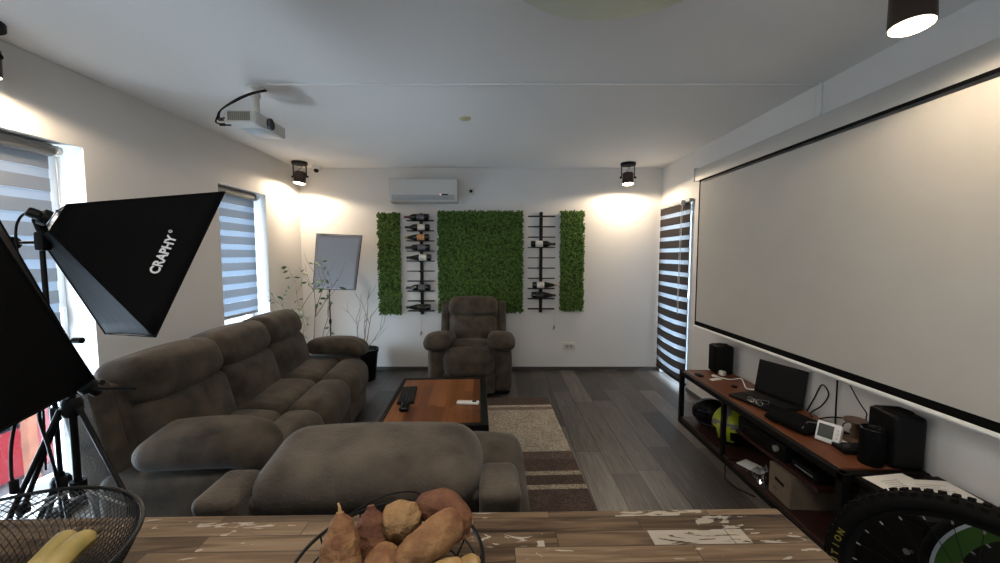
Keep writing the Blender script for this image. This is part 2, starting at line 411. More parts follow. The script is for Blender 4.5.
W1 = (1.0, 2.32, 0.075, 2.08); W2 = (3.405, 4.09, 0.075, 2.08); D1 = (4.02, 4.70, 0.0, 2.0)
wall_x('wall_left', XL - WT, XL, [W1, W2], 'white wall with two tall windows')
wall_x('wall_right', XR, XR + 0.2, [D1], 'white wall behind the projection screen')
struct(MB().box(((XL + XR) / 2, YB + 0.1, H / 2), (XR - XL, 0.2, H)).build('wall_back', M['wall'], smooth=0), 'white wall hung with moss panels', 'wall')
m = MB()
wy = YF - 0.1
for (x0, x1, z0, z1) in ((XL, -1.5, 0, H), (1.2, XR, 0, H), (-1.5, 1.2, 0, 0.9), (-1.5, 1.2, 2.2, H)):
    m.box(((x0 + x1) / 2, wy, (z0 + z1) / 2), (x1 - x0, 0.2, z1 - z0))
struct(m.build('wall_front', M['wall'], smooth=0), 'kitchen wall with one wide window', 'wall')
struct(MB().box(((XL + XR) / 2, YB - 0.006, 0.022), (XR - XL, 0.012, 0.044), bev=0.003).build('baseboard_back', M['skirt'], smooth=0), 'low dark grey skirting below the moss panels', 'skirting')
struct(MB().box((XL + 0.006, (YB + YF) / 2, 0.022), (0.012, YB - YF, 0.044), bev=0.003).build('baseboard_left', M['skirt'], smooth=0), 'low dark grey skirting below the windows', 'skirting')
m = MB()
for (a, b) in ((YF, D1[0]), (D1[1], YB)): m.box((XR - 0.006, (a + b) / 2, 0.022), (0.012, b - a, 0.044), bev=0.003)
struct(m.build('baseboard_right', M['skirt'], smooth=0), 'low dark grey skirting behind the console', 'skirting')

def window_x(name, op, x, label, depth_dir, sill=True, mull=True):
    y0, y1, z0, z1 = op
    root = bpy.data.objects.new(name, None); COL.objects.link(root); root.location = (x, (y0 + y1) / 2, z0); root['kind'] = 'structure'; root['label'] = label; root['category'] = 'window'
    w, h = y1 - y0, z1 - z0
    m = MB(); t = 0.07
    for (cy, cz, sy, sz) in ((-w / 2 + t / 2, h / 2, t, h), (w / 2 - t / 2, h / 2, t, h), (0, t / 2, w - 2 * t, t), (0, h - t / 2, w - 2 * t, t)):
        m.box((0, cy, cz), (0.07, sy, sz), bev=0.006)
    if mull: m.box((0, 0, h / 2), (0.06, 0.08, h - 2 * t), bev=0.006)
    m.build('window_frame', M['pvc'], root)
    MB().box((0, 0, h / 2), (0.006, w - 2 * t, h - 2 * t)).build('glass_pane', M['glass'], root, smooth=0)
    m = MB(); m.box((0.045, w / 2 - 0.035 if depth_dir > 0 else 0.1, h * 0.5), (0.03, 0.025, 0.12), bev=0.006)
    m.build('window_handle', M['pvc'], root)
    if sill:
        MB().box((0.13, 0, -0.0), (0.24, w - 0.005, 0.03), bev=0.006).build('window_sill', M['pvc'], root)
    return root
window_x('window_1', W1, XL - 0.20, 'tall white framed window beside the photo lights', 1)
window_x('window_2', W2, XL - 0.20, 'tall narrow window beyond the three seat sofa', 1, mull=False)
window_x('door_1', D1, XR + 0.15, 'white glazed balcony door behind the dark striped blind', -1, sill=False, mull=False)
# kitchen window behind the camera
root = bpy.data.objects.new('window_3', None); COL.objects.link(root); root.location = (-0.15, wy, 0.9); root['kind'] = 'structure'; root['label'] = 'wide kitchen window'; root['category'] = 'window'
m = MB()
for (cx, cz, sx, sz) in ((-1.315, .65, .07, 1.3), (1.315, .65, .07, 1.3), (0, .035, 2.56, .07), (0, 1.265, 2.56, .07), (0, .65, .09, 1.16)): m.box((cx, 0, cz), (sx, .07, sz), bev=.006)
m.build('window_frame', M['pvc'], root)
MB().box((0, 0, .65), (2.56, .006, 1.16)).build('glass_pane', M['glass'], root, smooth=0)

# outside
struct(MB().box((-9.8, 3, -1.65), (14, 26, 0.1)).build('ground_outside', M['ground'], smooth=0), 'pale paved yard outside the windows', 'ground')
struct(MB().box((8.2, 3, -0.40), (11.5, 26, 0.1)).build('terrace_ground', M['ground'], smooth=0), 'pale paving outside the balcony door', 'ground')
# red car outside
car = thing('car', 'red car parked outside the window by the light stands', 'car', (-6.6, 4.7, -1.6), R(90))
prof = [(-1.9, .35), (-1.95, .62), (-1.85, .84), (-1.05, .95), (-.55, 1.38), (.75, 1.42), (1.45, 1.0), (1.9, .92), (1.97, .6), (1.92, .35)]
m = MB(); m.prism(prof, -.8, .8, TR(rot=(R(90), 0, 0))); bmesh.ops.bevel(m.bm, geom=m.bm.edges[:], offset=.06, segments=2, affect='EDGES'); m.build('body', M['carred'], car)
for s in (-.81, .81):
    for pane in ([(-.9, .98), (-.5, 1.3), (.05, 1.34), (.05, .98)], [(.12, .98), (.12, 1.34), (.7, 1.34), (1.2, 1.0)]):
        MB().prism(pane, s - .012, s + .012, TR(rot=(R(90), 0, 0))).build('side_window', M['blackgloss'], car)
for sx in (-1.25, 1.25):
    for sy in (-.74, .74):
        m = MB(); m.lathe([(0, -.1), (.2, -.1), (.31, -.09), (.33, -.06), (.33, .06), (.31, .09), (.2, .1), (0, .1)], TR((sx, sy, .33), (R(90), 0, 0)), 24)
        w = m.build('wheel', M['rubber'], car)
        MB().lathe([(0, -.115), (.19, -.11), (.19, .11), (0, .115)], TR((sx, sy, .33), (R(90), 0, 0)), 16).build('hubcap', M['metal'], w)
for i, (x, y, lb) in enumerate(((-3.30, 2.62, 'terracotta yard post nearer the window edge'), (-3.30, 2.88, 'terracotta yard post standing before the red car'))):
    p = thing('yard_post', lb, 'post', (x, y, -1.60), group='terracotta posts in the yard')
    MB().box((0, 0, .97), (.06, .06, 1.94), bev=.01).build('shaft', M['terracotta'], p)
    MB().lathe([(0, 2.03), (.03, 2.01), (.045, 1.97), (.05, 1.94), (0, 1.94)], seg=12).build('finial', M['terracotta'], p)

# ------------------------------------------------------------------ blinds
def blind(label, x, y0, y1, z0, z1, dark, facing, per=0.127, duty=0.6, sag=0.0, chain_y=None):
    root = thing('zebra_blind', label, 'blind', (x, (y0 + y1) / 2, z1))
    w = y1 - y0; h = z1 - z0
    m = MB(); m.rbox((0.012 * facing if not dark else 0, 0, -0.035 if not dark else -.02), (0.075 if not dark else .04, w + (0.03 if not dark else 0), 0.07 if not dark else .04), 0.025 if not dark else .012, nr=3, ni=1)
    m.build('head_rail', M['palegrey'] if dark else M['metal_grey'], root)
    m = MB(); ny = 14
    nrow = 0; z = -0.065 if not dark else -.03
    def zz(zv, y): return zv - sag * (min(1, max(0, (-zv / h - 0.45) / 0.55))) * (1 - (2 * y / w) ** 2)
    rows = []
    while z > -h + 0.01:
        za = z; zb = max(z - per * duty, -h + 0.01); zc = max(zb - per * (1 - duty), -h + 0.01)
        rows.append((za, zb, 0)); 
        if zb > zc: rows.append((zb, zc, 1))
        z = zc
    for (a, b, mi) in rows:
        for k in range(ny):
            ya, yb = -w / 2 + w * k / ny, -w / 2 + w * (k + 1) / ny
            xo = 0.004 * facing if mi == 0 else 0
            m.quad((xo, ya, zz(a, ya)), (xo, yb, zz(a, yb)), (xo, yb, zz(b, yb)), (xo, ya, zz(b, ya)), mi)
        # tucked fold between band and sheer
    bmesh.ops.remove_doubles(m.bm, verts=m.bm.verts, dist=1e-5)
    f = m.build('striped_fabric', [M['blinddark'], M['blindopen']] if dark else [M['blindgrey'], M['blindsheer']], root, smooth=20)
    MB().rbox((0, 0, -h - sag * 0.0), (0.022, w, 0.03), 0.01, nr=2, ni=1).build('bottom_bar', M['black'] if dark else M['metal_grey'], root)
    cy = (w / 2 - 0.02) if chain_y is None else chain_y
    m = MB()
    lp = [(0.04 * facing, cy, -0.05), (0.05 * facing, cy + 0.004, -h * 0.5), (0.05 * facing, cy + 0.016, -h * 0.62), (0.05 * facing, cy + 0.03, -h * 0.5), (0.04 * facing, cy + 0.028, -0.05)]
    m.tube(curve_pts(lp, 8), 0.0022, 6); m.build('pull_chain', M['white'], root)
    MB().lathe([(0, -.012), (.026, -.012), (.03, 0), (.026, .012), (0, .012)], TR((0.035 * facing, cy + 0.012, -0.035), (R(90), 0, 0)), 16).build('chain_wheel', M['white'], root)
    return root
M['metal_grey'] = mat('grey_aluminium', (0.22, 0.21, 0.20), 0.45)
blind('grey striped day-night blind of the window beside the photo lights', XL - 0.10, W1[0] + 0.03, W1[1] - 0.10, 0.90, W1[3] - 0.005, False, 1, chain_y=0.60)
blind('grey striped day-night blind of the window above the sofa back', XL - 0.10, W2[0] + 0.03, W2[1] - 0.05, 0.86, W2[3] - 0.005, False, 1)
blind('dark brown striped blind of the balcony door by the projection screen', XR - 0.022, 3.995, 4.745, 0.075, 2.035, True, -1, per=0.131, duty=0.66, sag=0.035, chain_y=-0.27)

# ------------------------------------------------------------------ seats
def seat(root, W, n, sofa=False):
    ln = 0.13 if sofa else 0.20; py_ = 0.05 if sofa else 0.0
    """recliner seat; local x = right, y = forward, z = up; rear of wings y=-0.40, arm fronts y=0.42"""
    S = M['suede']
    iw = W - 0.42; aw = 0.20
    # base hidden under the seat
    MB().box((0, 0.0, 0.045), (W - 0.12, 0.60, 0.05), bev=0.01).build('base', M['black'], root)
    for s in (-1, 1):
        # padded side panel then puffy arm pad
        m = MB()
        m.rbox((s * (W / 2 - aw / 2 - 0.045), 0.03, 0.265), (aw, 0.60, 0.45), 0.05, bulge=(0.012, 0.012, 0), ni=5)
        p = m.build('arm_panel', S, root)
        def drop(v, s=s):
            x, y, z = v
            t = (y + 0.265) / 0.53
            return (x, y, z - 0.035 * max(0, t - 0.75) / 0.25 * 1.0 + 0.012 * math.sin(t * 3.1) - (-0.01 if sofa else 0.07) * (1 - min(1, max(0, t * 1.15))))
        m = MB()
        m.rbox((s * (W / 2 - 0.15), 0.150, 0.578), (0.29, 0.52, 0.132), 0.065, rot=(0, s * R(6), 0), bulge=(0.0, 0.012, 0.02), fn=drop, ni=6, nr=5)
        a = m.build('armrest', S, root)
    cw = iw / n
    for i in range(n):
        x = -iw / 2 + cw * (i + 0.5)
        # seat cushion: rear pad and front pad with crease, front roll falling to the floor panel
        m = MB()
        def sagf(v):
            x_, y_, z_ = v
            return (x_, y_, z_ + (0.012 * math.cos(y_ * 9)) - 0.03 * max(0, (y_ - 0.1)) )
        m.rbox((x, -0.02, 0.385), (cw - 0.006, 0.42, 0.20), 0.06, bulge=(0, 0, 0.025), ni=6, fn=sagf)
        m.build('seat_cushion', S, root)
        m = MB(); m.rbox((x, 0.305, 0.34), (cw - 0.006, 0.28, 0.27), 0.095, bulge=(0, 0.02, 0.02), ni=6, nr=5, fn=sagf)
        m.build('seat_front', S, root)
        m = MB(); m.rbox((x, 0.375, 0.155), (cw - 0.012, 0.08, 0.22), 0.03, bulge=(0, 0.012, 0)); m.build('footrest', S, root)
        # back cushion, leaning
        m = MB(); m.rbox((x, -0.215 + py_ * .6, 0.575), (cw - 0.004, 0.19, 0.385), 0.08, rot=(R(17 if not sofa else 13), 0, 0), bulge=(0, 0.035, 0), ni=6, nr=5); m.build('back_cushion', S, root)
        # head pillow rolling over the top
        def pil(v):
            x_, y_, z_ = v
            return (x_, y_ - 0.018 * (z_ / 0.12), z_ - (0.008 if z_ > 0 else 0) * (2 * x_ / cw) ** 4 + (0.022 * (1 - (2 * x_ / cw) ** 2) * (-1 if z_ < 0 else 0.2)))
        m = MB(); m.rbox((x, -0.328 + py_, 0.845), (cw + (0.05 if not sofa else 0.0), 0.275, 0.225), 0.085, rot=(R(10), 0, 0), bulge=(0, 0.012, 0.005), ni=7, nr=6, fn=pil); hp = m.build('head_pillow', S, root)
        z0 = 0.845
        MB().tube([(x - cw / 2 + .03, -0.466 + py_, z0), (x, -0.474 + py_, z0 - .004), (x + cw / 2 - .03, -0.466 + py_, z0)], 0.004, 6).build('seam_piping', M['seam'], hp)
    # back shell with wings
    m = MB()
    def lean(v):
        x, y, z = v
        return (x, y - ln * ((z + 0.34) / 0.68), z)
    m.rbox((0, -0.205, 0.545), (iw + 0.05, 0.12, 0.64), 0.03, fn=lean, ni=6); m.build('back_panel', S, root)
    for s in (-1, 1):
        m = MB(); ww = (W - 0.185 - iw - 0.03) / 2
        m.rbox((s * ((W - 0.185) / 2 - ww / 2), -0.235, 0.555), (ww, 0.155, 0.68), 0.028, fn=lean, ni=5, bulge=(0, .008, 0)); m.build('wing', S, root)
    return root
sofa = thing('sofa', 'long brown-grey three seat recliner sofa along the window wall', 'sofa', (-1.585, 2.66, 0), R(6.5 - 90))
seat(sofa, 2.22, 3, True)
a1 = thing('recliner_armchair', 'brown-grey recliner armchair seen from behind, close to the worktop', 'armchair', (-0.355, 1.355, 0), R(3), 'recliner armchairs')
seat(a1, 0.95, 1)
a2 = dup(a1); a2.location = (-0.312, 4.20, 0); a2.rotation_euler = (0, 0, R(180)); a2['label'] = 'brown-grey recliner armchair facing the room under the moss panels'

# ------------------------------------------------------------------ rug
rug = tag(MB().box((0, 0, 0.006), (1.466, 2.48, 0.012), bev=0.004).build('rug', rug_mat(
    [(-1.5, (0.075, 0.048, 0.036)), (-0.30, (0.36, 0.30, 0.22)), (-0.248, (0.075, 0.048, 0.036)), (-0.149, (0.36, 0.30, 0.22)), (-0.102, (0.085, 0.055, 0.042)),
     (0.05, (0.12, 0.085, 0.066)), (0.16, (0.42, 0.36, 0.285)), (0.92, (0.20, 0.15, 0.12)), (0.985, (0.46, 0.385, 0.30)), (1.035, (0.085, 0.055, 0.042))]), smooth=0, loc=(-0.20, 2.55, 0)),
    'striped brown and beige rug under the coffee table', 'rug')
rug.rotation_euler = (0, 0, R(2.2))

# ------------------------------------------------------------------ coffee table
ct = thing('coffee_table', 'red-brown wooden coffee table in a black steel frame on the rug', 'coffee table', (-0.442, 2.69, 0.012), R(3.2))
MB().box((0, 0, 0.405), (0.60, 0.84, 0.022), bev=0.003).build('table_top', M['tablewood'], ct, smooth=0)
m = MB()
for (c, s) in (((-.315, 0, .395), (.03, .92, .05)), ((.325, 0, .395), (.05, .92, .05)), ((.005, -.44, .395), (.61, .04, .05)), ((.005, .44, .395), (.61, .04, .05)),
               ((-.315, 0, .045), (.03, .86, .03)), ((.325, 0, .045), (.03, .86, .03))): m.box(c, s, bev=.004)
m.build('frame', M['blackm'], ct, smooth=0)
for sx in (-.312, .327):
    for sy in (-.44, .44): MB().box((sx, sy, .185), (.044, .044, .37), bev=.004).build('leg', M['blackm'], ct, smooth=0)
MB().box((.005, 0, .19), (.60, .84, .018), bev=.003).build('lower_shelf', M['tablewood'], ct, smooth=0)
Rt = Matrix.Translation((-0.442, 2.69, 0.012)) @ Matrix.Rotation(R(3.2), 4, 'Z')
def on_table(x, y, z): return tuple(Rt @ Vector((x, y, z)))
kb = thing('keyboard', 'slim black keyboard lying lengthwise on the coffee table', 'keyboard', on_table(-0.225, 0.05, 0.4168), R(8))
MB().rbox((0, 0, .008), (.115, .32, .016), .006, nr=2, ni=1).build('case', M['black'], kb)
m = MB()
for i in range(5):
    for j in range(15): m.box((-.044 + i * .022, -.145 + j * .0205, .019), (.017, .0165, .007), bev=.002, seg=1)
M['key'] = mat('dark_grey_keys', (0.016, 0.0165, 0.018), 0.45, spec=.3)
m.build('keys', M['key'], kb)
ms = thing('computer_mouse', 'black computer mouse at the near end of the keyboard', 'mouse', on_table(-0.200, -0.195, 0.416), R(6))
MB().rbox((0, 0, .018), (.065, .105, .036), .0175, bulge=(0, 0, .004), nr=4, ni=3).build('shell', M['blackgloss'], ms)
MB().lathe([(0, -.004), (.009, -.004), (.009, .004), (0, .004)], TR((0, .03, .036), (0, R(90), 0)), 12).build('scroll_wheel', M['rubber'], ms)
rc = thing('remote_control', 'white remote control lying across the right edge of the coffee table', 'remote control', on_table(0.215, -0.115, 0.416), R(-4))
MB().rbox((0, 0, .009), (.155, .045, .018), .007, nr=2, ni=2).build('case', M['white'], rc)
MB().box((.045, 0, .0185), (.03, .025, .002)).build('display', M['lcd'], rc)
m = MB()
for i in range(5): m.box((-.055 + i * .017, 0, .0185), (.009, .016, .002), bev=.0008)
m.build('buttons', M['offwhite'], rc)
tag(MB().box((0, 0, .02), (.17, .12, .04), bev=.004).build('storage_tin', M['red'], loc=on_table(.19, .02, .2005)), 'flat red tin on the lower shelf of the coffee table', 'tin').rotation_euler = (0, 0, R(5))

# ------------------------------------------------------------------ moss panels
def moss(label, x0, x1, z0, z1, seed):
    rg = random.Random(seed); w, h = x1 - x0, z1 - z0
    root = thing('hanging_moss_panel', label, 'moss panel', ((x0 + x1) / 2, YB, z0), 0, 'green moss panels on the back wall')
    MB().box((0, -.012, h / 2), (w - .02, .022, h - .02), bev=.004).build('backing_board', M['mossback'], root)
    m = MB(); n = int(w * h * 5200)
    for _ in range(n):
        x = rg.uniform(-w / 2, w / 2); z = rg.uniform(0, h); r = rg.uniform(.009, .017)
        y = -.03 - .022 * (mnoise.noise((x * 9 + seed, z * 9, 0)) * .5 + .5) - rg.uniform(0, .012)
        a = rg.uniform(0, 6.28); tilt = rg.uniform(-.9, .9); tl2 = rg.uniform(-.3, 1.2)
        X = TR((x, y, z), (0, 0, 0)) @ Matrix.Rotation(a, 4, 'Y') @ Matrix.Rotation(tilt, 4, 'X') @ Matrix.Rotation(tl2 * .6, 4, 'Z')
        c = m.bm.verts.new(X @ Vector((0, -r * .5, 0)))
        ring = [m.bm.verts.new(X @ Vector((r * q * math.cos(t), rg.uniform(-.002, .004), r * q * math.sin(t)))) for t, q in ((0, 1.25), (1.1, .8), (2.1, 1.2), (3.14, .75), (4.2, 1.2), (5.2, .8))]
        for k in range(6): m.bm.faces.new((c, ring[k], ring[(k + 1) % 6]))
    f = m.build('moss', M['green'], root, smooth=0, recalc=False); f['kind'] = 'stuff'
moss('narrow green moss panel leftmost on the back wall, beside the bottle-filled wine rack', -1.50, -1.222, .71, 1.965, 3)
moss('wide green moss panel centred above the far armchair', -.762, .285, .735, 1.985, 5)
moss('narrow green moss panel rightmost on the back wall', .738, 1.032, .755, 1.985, 9)

# ------------------------------------------------------------------ wine racks and bottles
def rack(label, x, z0, z1, levels):
    root = thing('wine_rack', label, 'wine rack', (x, YB, z0), 0, 'black wall wine racks')
    MB().box((0, -.012, (z1 - z0) / 2), (.04, .02, z1 - z0), bev=.003).build('upright', M['blackm'], root, smooth=0)
    m = MB()
    for z in levels:
        zz = z - z0
        for dy in (-.035, -.10): m.tube([(-.165, dy, zz), (.165, dy, zz)], .0055, 8)
        m.box((0, -.066, zz - .008), (.03, .09, .008))
    m.build('rungs', M['blackm'], root)
rackL, rackR = -.968, .505
lv = [1.866 - .1225 * k for k in range(10)]
lvR = [1.918 - .1255 * k for k in range(10)]
rack('black wall wine rack holding seven bottles, beside the leftmost moss panel', rackL, .71, 1.96, lv)
rack('black wall wine rack holding three bottles, right of the wide moss panel', rackR, .735, 1.975, lvR)
def bottle_proto(kind):
    """wine bottle lying along +x towards the neck"""
    root = thing('wine_bottle', '', 'wine bottle')
    b = .0385
    if kind == 'bordeaux': pr = [(0, .006), (.02, 0), (b - .004, .002), (b, .008), (b, .19), (b * .9, .208), (.02, .232), (.0145, .245), (.0135, .285), (.0155, .287), (.0155, .297), (0, .298)]
    else: pr = [(0, .006), (.02, 0), (b, .003), (b + .002, .01), (b + .002, .15), (b * .9, .185), (.022, .235), (.0155, .258), (.0135, .285), (.0155, .287), (.0155, .297), (0, .298)]
    X = TR((-.12, 0, 0), (0, R(90), 0))
    MB().lathe(pr, X, 20).build('glass_body', M['bottle'], root)
    MB().lathe([(.0395 if kind == 'bordeaux' else .0412, .055), (.0395 if kind == 'bordeaux' else .0412, .145)], X, 20).build('paper_label', M['label'], root)
    MB().lathe([(.0165, .243), (.0148, .262), (.0145, .285), (.0165, .287), (.0165, .299), (0, .2995)], X, 16).build('foil_cap', M['foilblack'], root)
    return root
protos = {'bordeaux': bottle_proto('bordeaux'), 'burgundy': bottle_proto('burgundy')}
used = set()
def put_bottle(kind, x, z, left, lab, foil, label, spin=0):
    o = protos[kind] if kind not in used else dup(protos[kind])
    used.add(kind)
    o.location = (x, YB - .069, z + .0425); o.rotation_euler = (spin, 0, R(180) if left else 0)
    for c in o.children:
        if c.name.startswith('paper_label') or c.name.startswith('foil_cap'):
            mt = lab if c.name.startswith('paper_label') else foil
            c.data = c.data.copy(); c.data.materials.clear(); c.data.materials.append(mt)
    o['label'] = label; o['group'] = 'wine bottles on the wall racks'
L_ = 'bottle-filled rack'
put_bottle('bordeaux', rackL - .012, lv[0], True, M['labelgrey'], M['foilred'], 'wine bottle with grey label, topmost on the left wine rack')
put_bottle('bordeaux', rackL - .005, lv[1], True, M['label'], M['foilblack'], 'cream-labelled wine bottle second from top on the left wine rack', .2)
put_bottle('burgundy', rackL - .012, lv[2], True, M['labeltan'], M['foilgold'], 'wine bottle with tan and gold label on the left wine rack')
put_bottle('bordeaux', rackL - .005, lv[3], True, M['labelgrey'], M['foilblack'], 'dark wine bottle fourth from top, just below the tan-labelled one', .3)
put_bottle('burgundy', rackL + .008, lv[4], True, M['label'], M['foilblack'], 'cream-labelled wine bottle lowest of the five packed at the top of the left rack')
put_bottle('bordeaux', rackL - .005, lv[7], True, M['labelgrey'], M['foilblack'], 'dark wine bottle alone on the eighth rung of the left rack')
put_bottle('burgundy', rackL - .005, lv[9], True, M['foilblack'], M['foilblack'], 'dark unlabelled wine bottle on the lowest rung of the left wine rack')
put_bottle('bordeaux', rackR - .01, lvR[3], False, M['label'], M['foilblack'], 'cream-labelled bottle alone in the upper half of the right wine rack')
put_bottle('burgundy', rackR + .01, lvR[7], False, M['label'], M['foilgold'], 'gold-capped wine bottle on the right wine rack, upper of the lower pair')
put_bottle('burgundy', rackR + .0, lvR[8], False, M['foilblack'], M['foilred'], 'red-capped dark wine bottle on the right wine rack, lower of the pair')

M['screencase2'] = mat('air_conditioner_shell', (.56, .55, .52), .4)
# ------------------------------------------------------------------ air conditioner, sockets, small wall things
ac = thing('air_conditioner', 'white wall-mounted air conditioner above the left wine rack', 'air conditioner', (-.905, YB, 2.075))
m = MB(); m.prism([(0, 0), (0, .285), (-.17, .285), (-.20, .26), (-.205, .09), (-.17, .01), (-.14, 0)], -.40, .40, Matrix(((0, 0, 1, 0), (1, 0, 0, 0), (0, 1, 0, 0), (0, 0, 0, 1))))
bmesh.ops.bevel(m.bm, geom=[e for e in m.bm.edges], offset=.008, segments=2, affect='EDGES'); m.build('body', M['screencase2'], ac)
MB().box((0, -.190, .052), (.74, .01, .062), rot=(R(25), 0, 0), bev=.004).build('air_flap', M['palegrey'], ac)
MB().box((.26, -.208, .082), (.075, .004, .016), bev=.001).build('display_strip', M['black'], ac)
MB().lathe([(0, 0), (.007, 0), (.006, .003), (0, .003)], TR((.205, -.206, .082), (R(90), 0, 0)), 10).build('status_light', emis('pink_status_led', (1, .45, .4), 2.5), ac)
MB().tube(curve_pts([(.40, -.05, .012), (.44, -.02, -.008), (.50, -.012, .01), (.545, -.012, .06), (.551, -.02, .13)], 8), .004, 6).build('power_cord', M['white'], ac)
def socket(label, x, z, w, h, n):
    root = thing('wall_socket', label, 'socket', (x, YB, z))
    MB().box((0, -.006, 0), (w, .012, h), bev=.004).build('plate', M['offwhite'], root)
    for i in range(n):
        c = (i - (n - 1) / 2) * .05
        m = MB(); m.lathe([(0, 0), (.018, 0), (.018, .003), (.021, .003), (.021, 0)], TR((c, -.0125, 0), (R(90), 0, 0)), 16)
        m.build('outlet', M['palegrey'], root)
    return root
s1 = socket('small white power socket beside the air conditioner', -.353, 2.225, .08, .08, 1)
MB().box((0, -.03, 0), (.035, .04, .03), bev=.006).build('plug', M['black'], s1)
socket('low white double socket on the wall beneath the rightmost moss panel', .868, .308, .15, .085, 2)
for i, (x, z, top, lb) in enumerate(((-.99, .47, .72, 'thin cord with a small plug hanging below the left wine rack'), (.676, .545, .72, 'thin cord with a small plug hanging below the right wine rack'))):
    root = thing('hanging_plug', lb, 'plug', (x, YB, z), 0, 'thin cords hanging on the back wall')
    MB().tube([(0, -.006, .02), (.006, -.006, .12), (-.004, -.006, top - z)], .0014, 5).build('wire', M['palegrey'], root)
    MB().box((0, -.010, 0), (.018, .014, .05), rot=(0, R(12), 0), bev=.003).build('plug', M['metal_grey'], root)
cam_ = thing('security_camera', 'small dome security camera on the ceiling by the corner lamp', 'camera', (-2.18, 4.66, H))
MB().lathe([(0, 0), (.055, 0), (.055, -.012), (.045, -.045), (.03, -.062), (0, -.068)], seg=20).build('housing', M['white'], cam_)
MB().lathe([(0, .03), (.022, .02), (.03, 0), (.022, -.02), (0, -.03)], TR((.004, -.022, -.058), (0, 0, 0)), 16).build('lens_ball', M['blackgloss'], cam_)
tag(MB().lathe([(0, 0), (.045, 0), (.045, -.006), (.036, -.012), (0, -.012)], seg=20).build('ceiling_cover', mat('yellowed_cover', (.55, .50, .30), .5), loc=(-.271, 3.06, H)), 'small yellowish round cover on the middle of the ceiling', 'ceiling cover')

# ------------------------------------------------------------------ spot lamps
def spot(label, x, y, tilt, aim, group='dark ceiling spot lamps', power=55, rz=0):
    root = thing('spot_lamp', label, 'spot lamp', (x, y, H), rz, group)
    MB().lathe([(0, 0), (.085, 0), (.085, -.028), (.08, -.032), (0, -.032)], seg=28).build('ceiling_plate', M['black'], root)
    for s in (-1, 1):
        a = MB().box((s * .074, 0, -.10), (.006, .022, .15), bev=.002).build('bracket_arm', M['black'], root)
        MB().lathe([(0, 0), (.013, 0), (.013, .016), (0, .016)], TR((s * .077, 0, -.165), (0, R(90) * s, 0)), 14).build('knob', M['black'], a)
    X = TR((0, 0, -.165), tilt)
    MB().lathe([(0, .055), (.05, .055), (.062, .045), (.065, -.075), (.062, -.075), (.060, .02), (0, .02)], X, 28).build('lamp_can', M['spotcan'], root)
    MB().lathe([(0, -.088), (.03, -.087), (.05, -.083), (.061, -.076), (.0615, -.066), (0, -.066)], X, 28).build('lens', M['glow'], root)
    MB().tube(curve_pts([(0, .0, -.03), (.02, .01, -.06), (-.015, .0, -.085), (.0, .0, -.115)], 6), .003, 6).build('cable', M['black'], root)
    ld = bpy.data.lights.new('spot_bulb', 'SPOT'); ld.energy = power; ld.color = (1.0, 0.79, 0.56); ld.spot_size = R(180); ld.spot_blend = 0.25; ld.shadow_soft_size = 0.05
    lo = bpy.data.objects.new('spot_bulb', ld); COL.objects.link(lo); lo.parent = root
    p = X @ Vector((0, 0, -.094)); lo.location = p
    lo.rotation_euler = tilt
    return root
spot('dark spot lamp in the far corner by the security camera', -2.285, 4.47, (R(-5), R(6), R(0)), None, power=36)
spot('dark spot lamp on the ceiling above the balcony door corner', 1.478, 4.52, (R(-5), 0, R(0)), None, power=36)
spot('dark spot lamp at the near end of the projection screen', 1.478, 1.445, (0, R(4), 0), None, power=20, rz=R(65))
spot('dark spot lamp above the striped blind at the window by the photo lights', -2.345, 1.80, (0, R(4), 0), None, power=36)
dl = thing('ceiling_lamp', 'large round frosted lamp flat on the ceiling', 'ceiling lamp', (.395, 1.22, H))
MB().lathe([(0, 0), (.40, 0), (.40, -.05), (0, -.05)], seg=64).build('mounting_plate', M['white'], dl)
MB().lathe([(.44, -.025), (.462, -.04), (.46, -.075), (.44, -.092), (.30, -.10), (0, -.104)], seg=72).build('lamp_cover', M['lampdisc'], dl)

# ------------------------------------------------------------------ projector
M['projwhite'] = mat('projector_grey_white', (.52, .51, .48), .45)
pj = thing('projector', 'white projector hanging from the ceiling on a short mount', 'projector', (-1.555, 2.53, H - .0))
MB().rbox((0, 0, -.232), (.185, .33, .078), .014, nr=3, ni=2).build('case', M['projwhite'], pj)
m = MB(); m.lathe([(0, 0), (.036, 0), (.036, .012), (.028, .010), (0, .004)], TR((.0915, -.02, -.230), (0, R(90), 0)), 24); m.build('lens', M['blackgloss'], pj)
m = MB()
for i in range(11): m.box((-.07 + i * .0125, -.1665, -.228), (.008, .006, .05))
m.build('vent_grille', mat('vent_slots', (.19, .175, .14), .6), pj)
m = MB(); m.box((0, .02, -.2715), (.13, .17, .004), bev=.001); m.build('underside_plate', M['palegrey'], pj)
m = MB(); m.lathe([(0, 0), (.06, 0), (.06, -.008), (.02, -.012), (.018, -.10), (.018, -.188)], seg=20)
for a in (0, 90, 180, 270): m.box((.05 * math.cos(R(a + 45)), .05 * math.sin(R(a + 45)), -.186), (.08, .018, .006), rot=(0, 0, R(a + 45)))
m.box((0, 0, -.045), (.05, .03, .03), bev=.004)
m.build('ceiling_mount', M['offwhite'], pj)
for i in range(2):
    d = i * .012
    MB().tube(curve_pts([(.10, -.05 - d, -.035), (.02, -.075 - d, -.065), (-.06, -.10 - d, -.115), (-.135, -.13 - d, -.18 - d), (-.155, -.12 - d, -.225 - d), (-.105 - i * .005, -.15, -.235 - d)], 8), .0045, 6).build('cable', M['black'], pj)
m = MB(); m.tube(curve_pts([(-.155, -.14, -.225), (-.145, -.165, -.265), (-.10, -.175, -.282), (-.05, -.175, -.286)], 6), .0045, 6); m.rbox((-.10, -.175, -.282), (.035, .014, .016), .005, nr=2, ni=1); m.build('cable_plug', M['black'], pj)
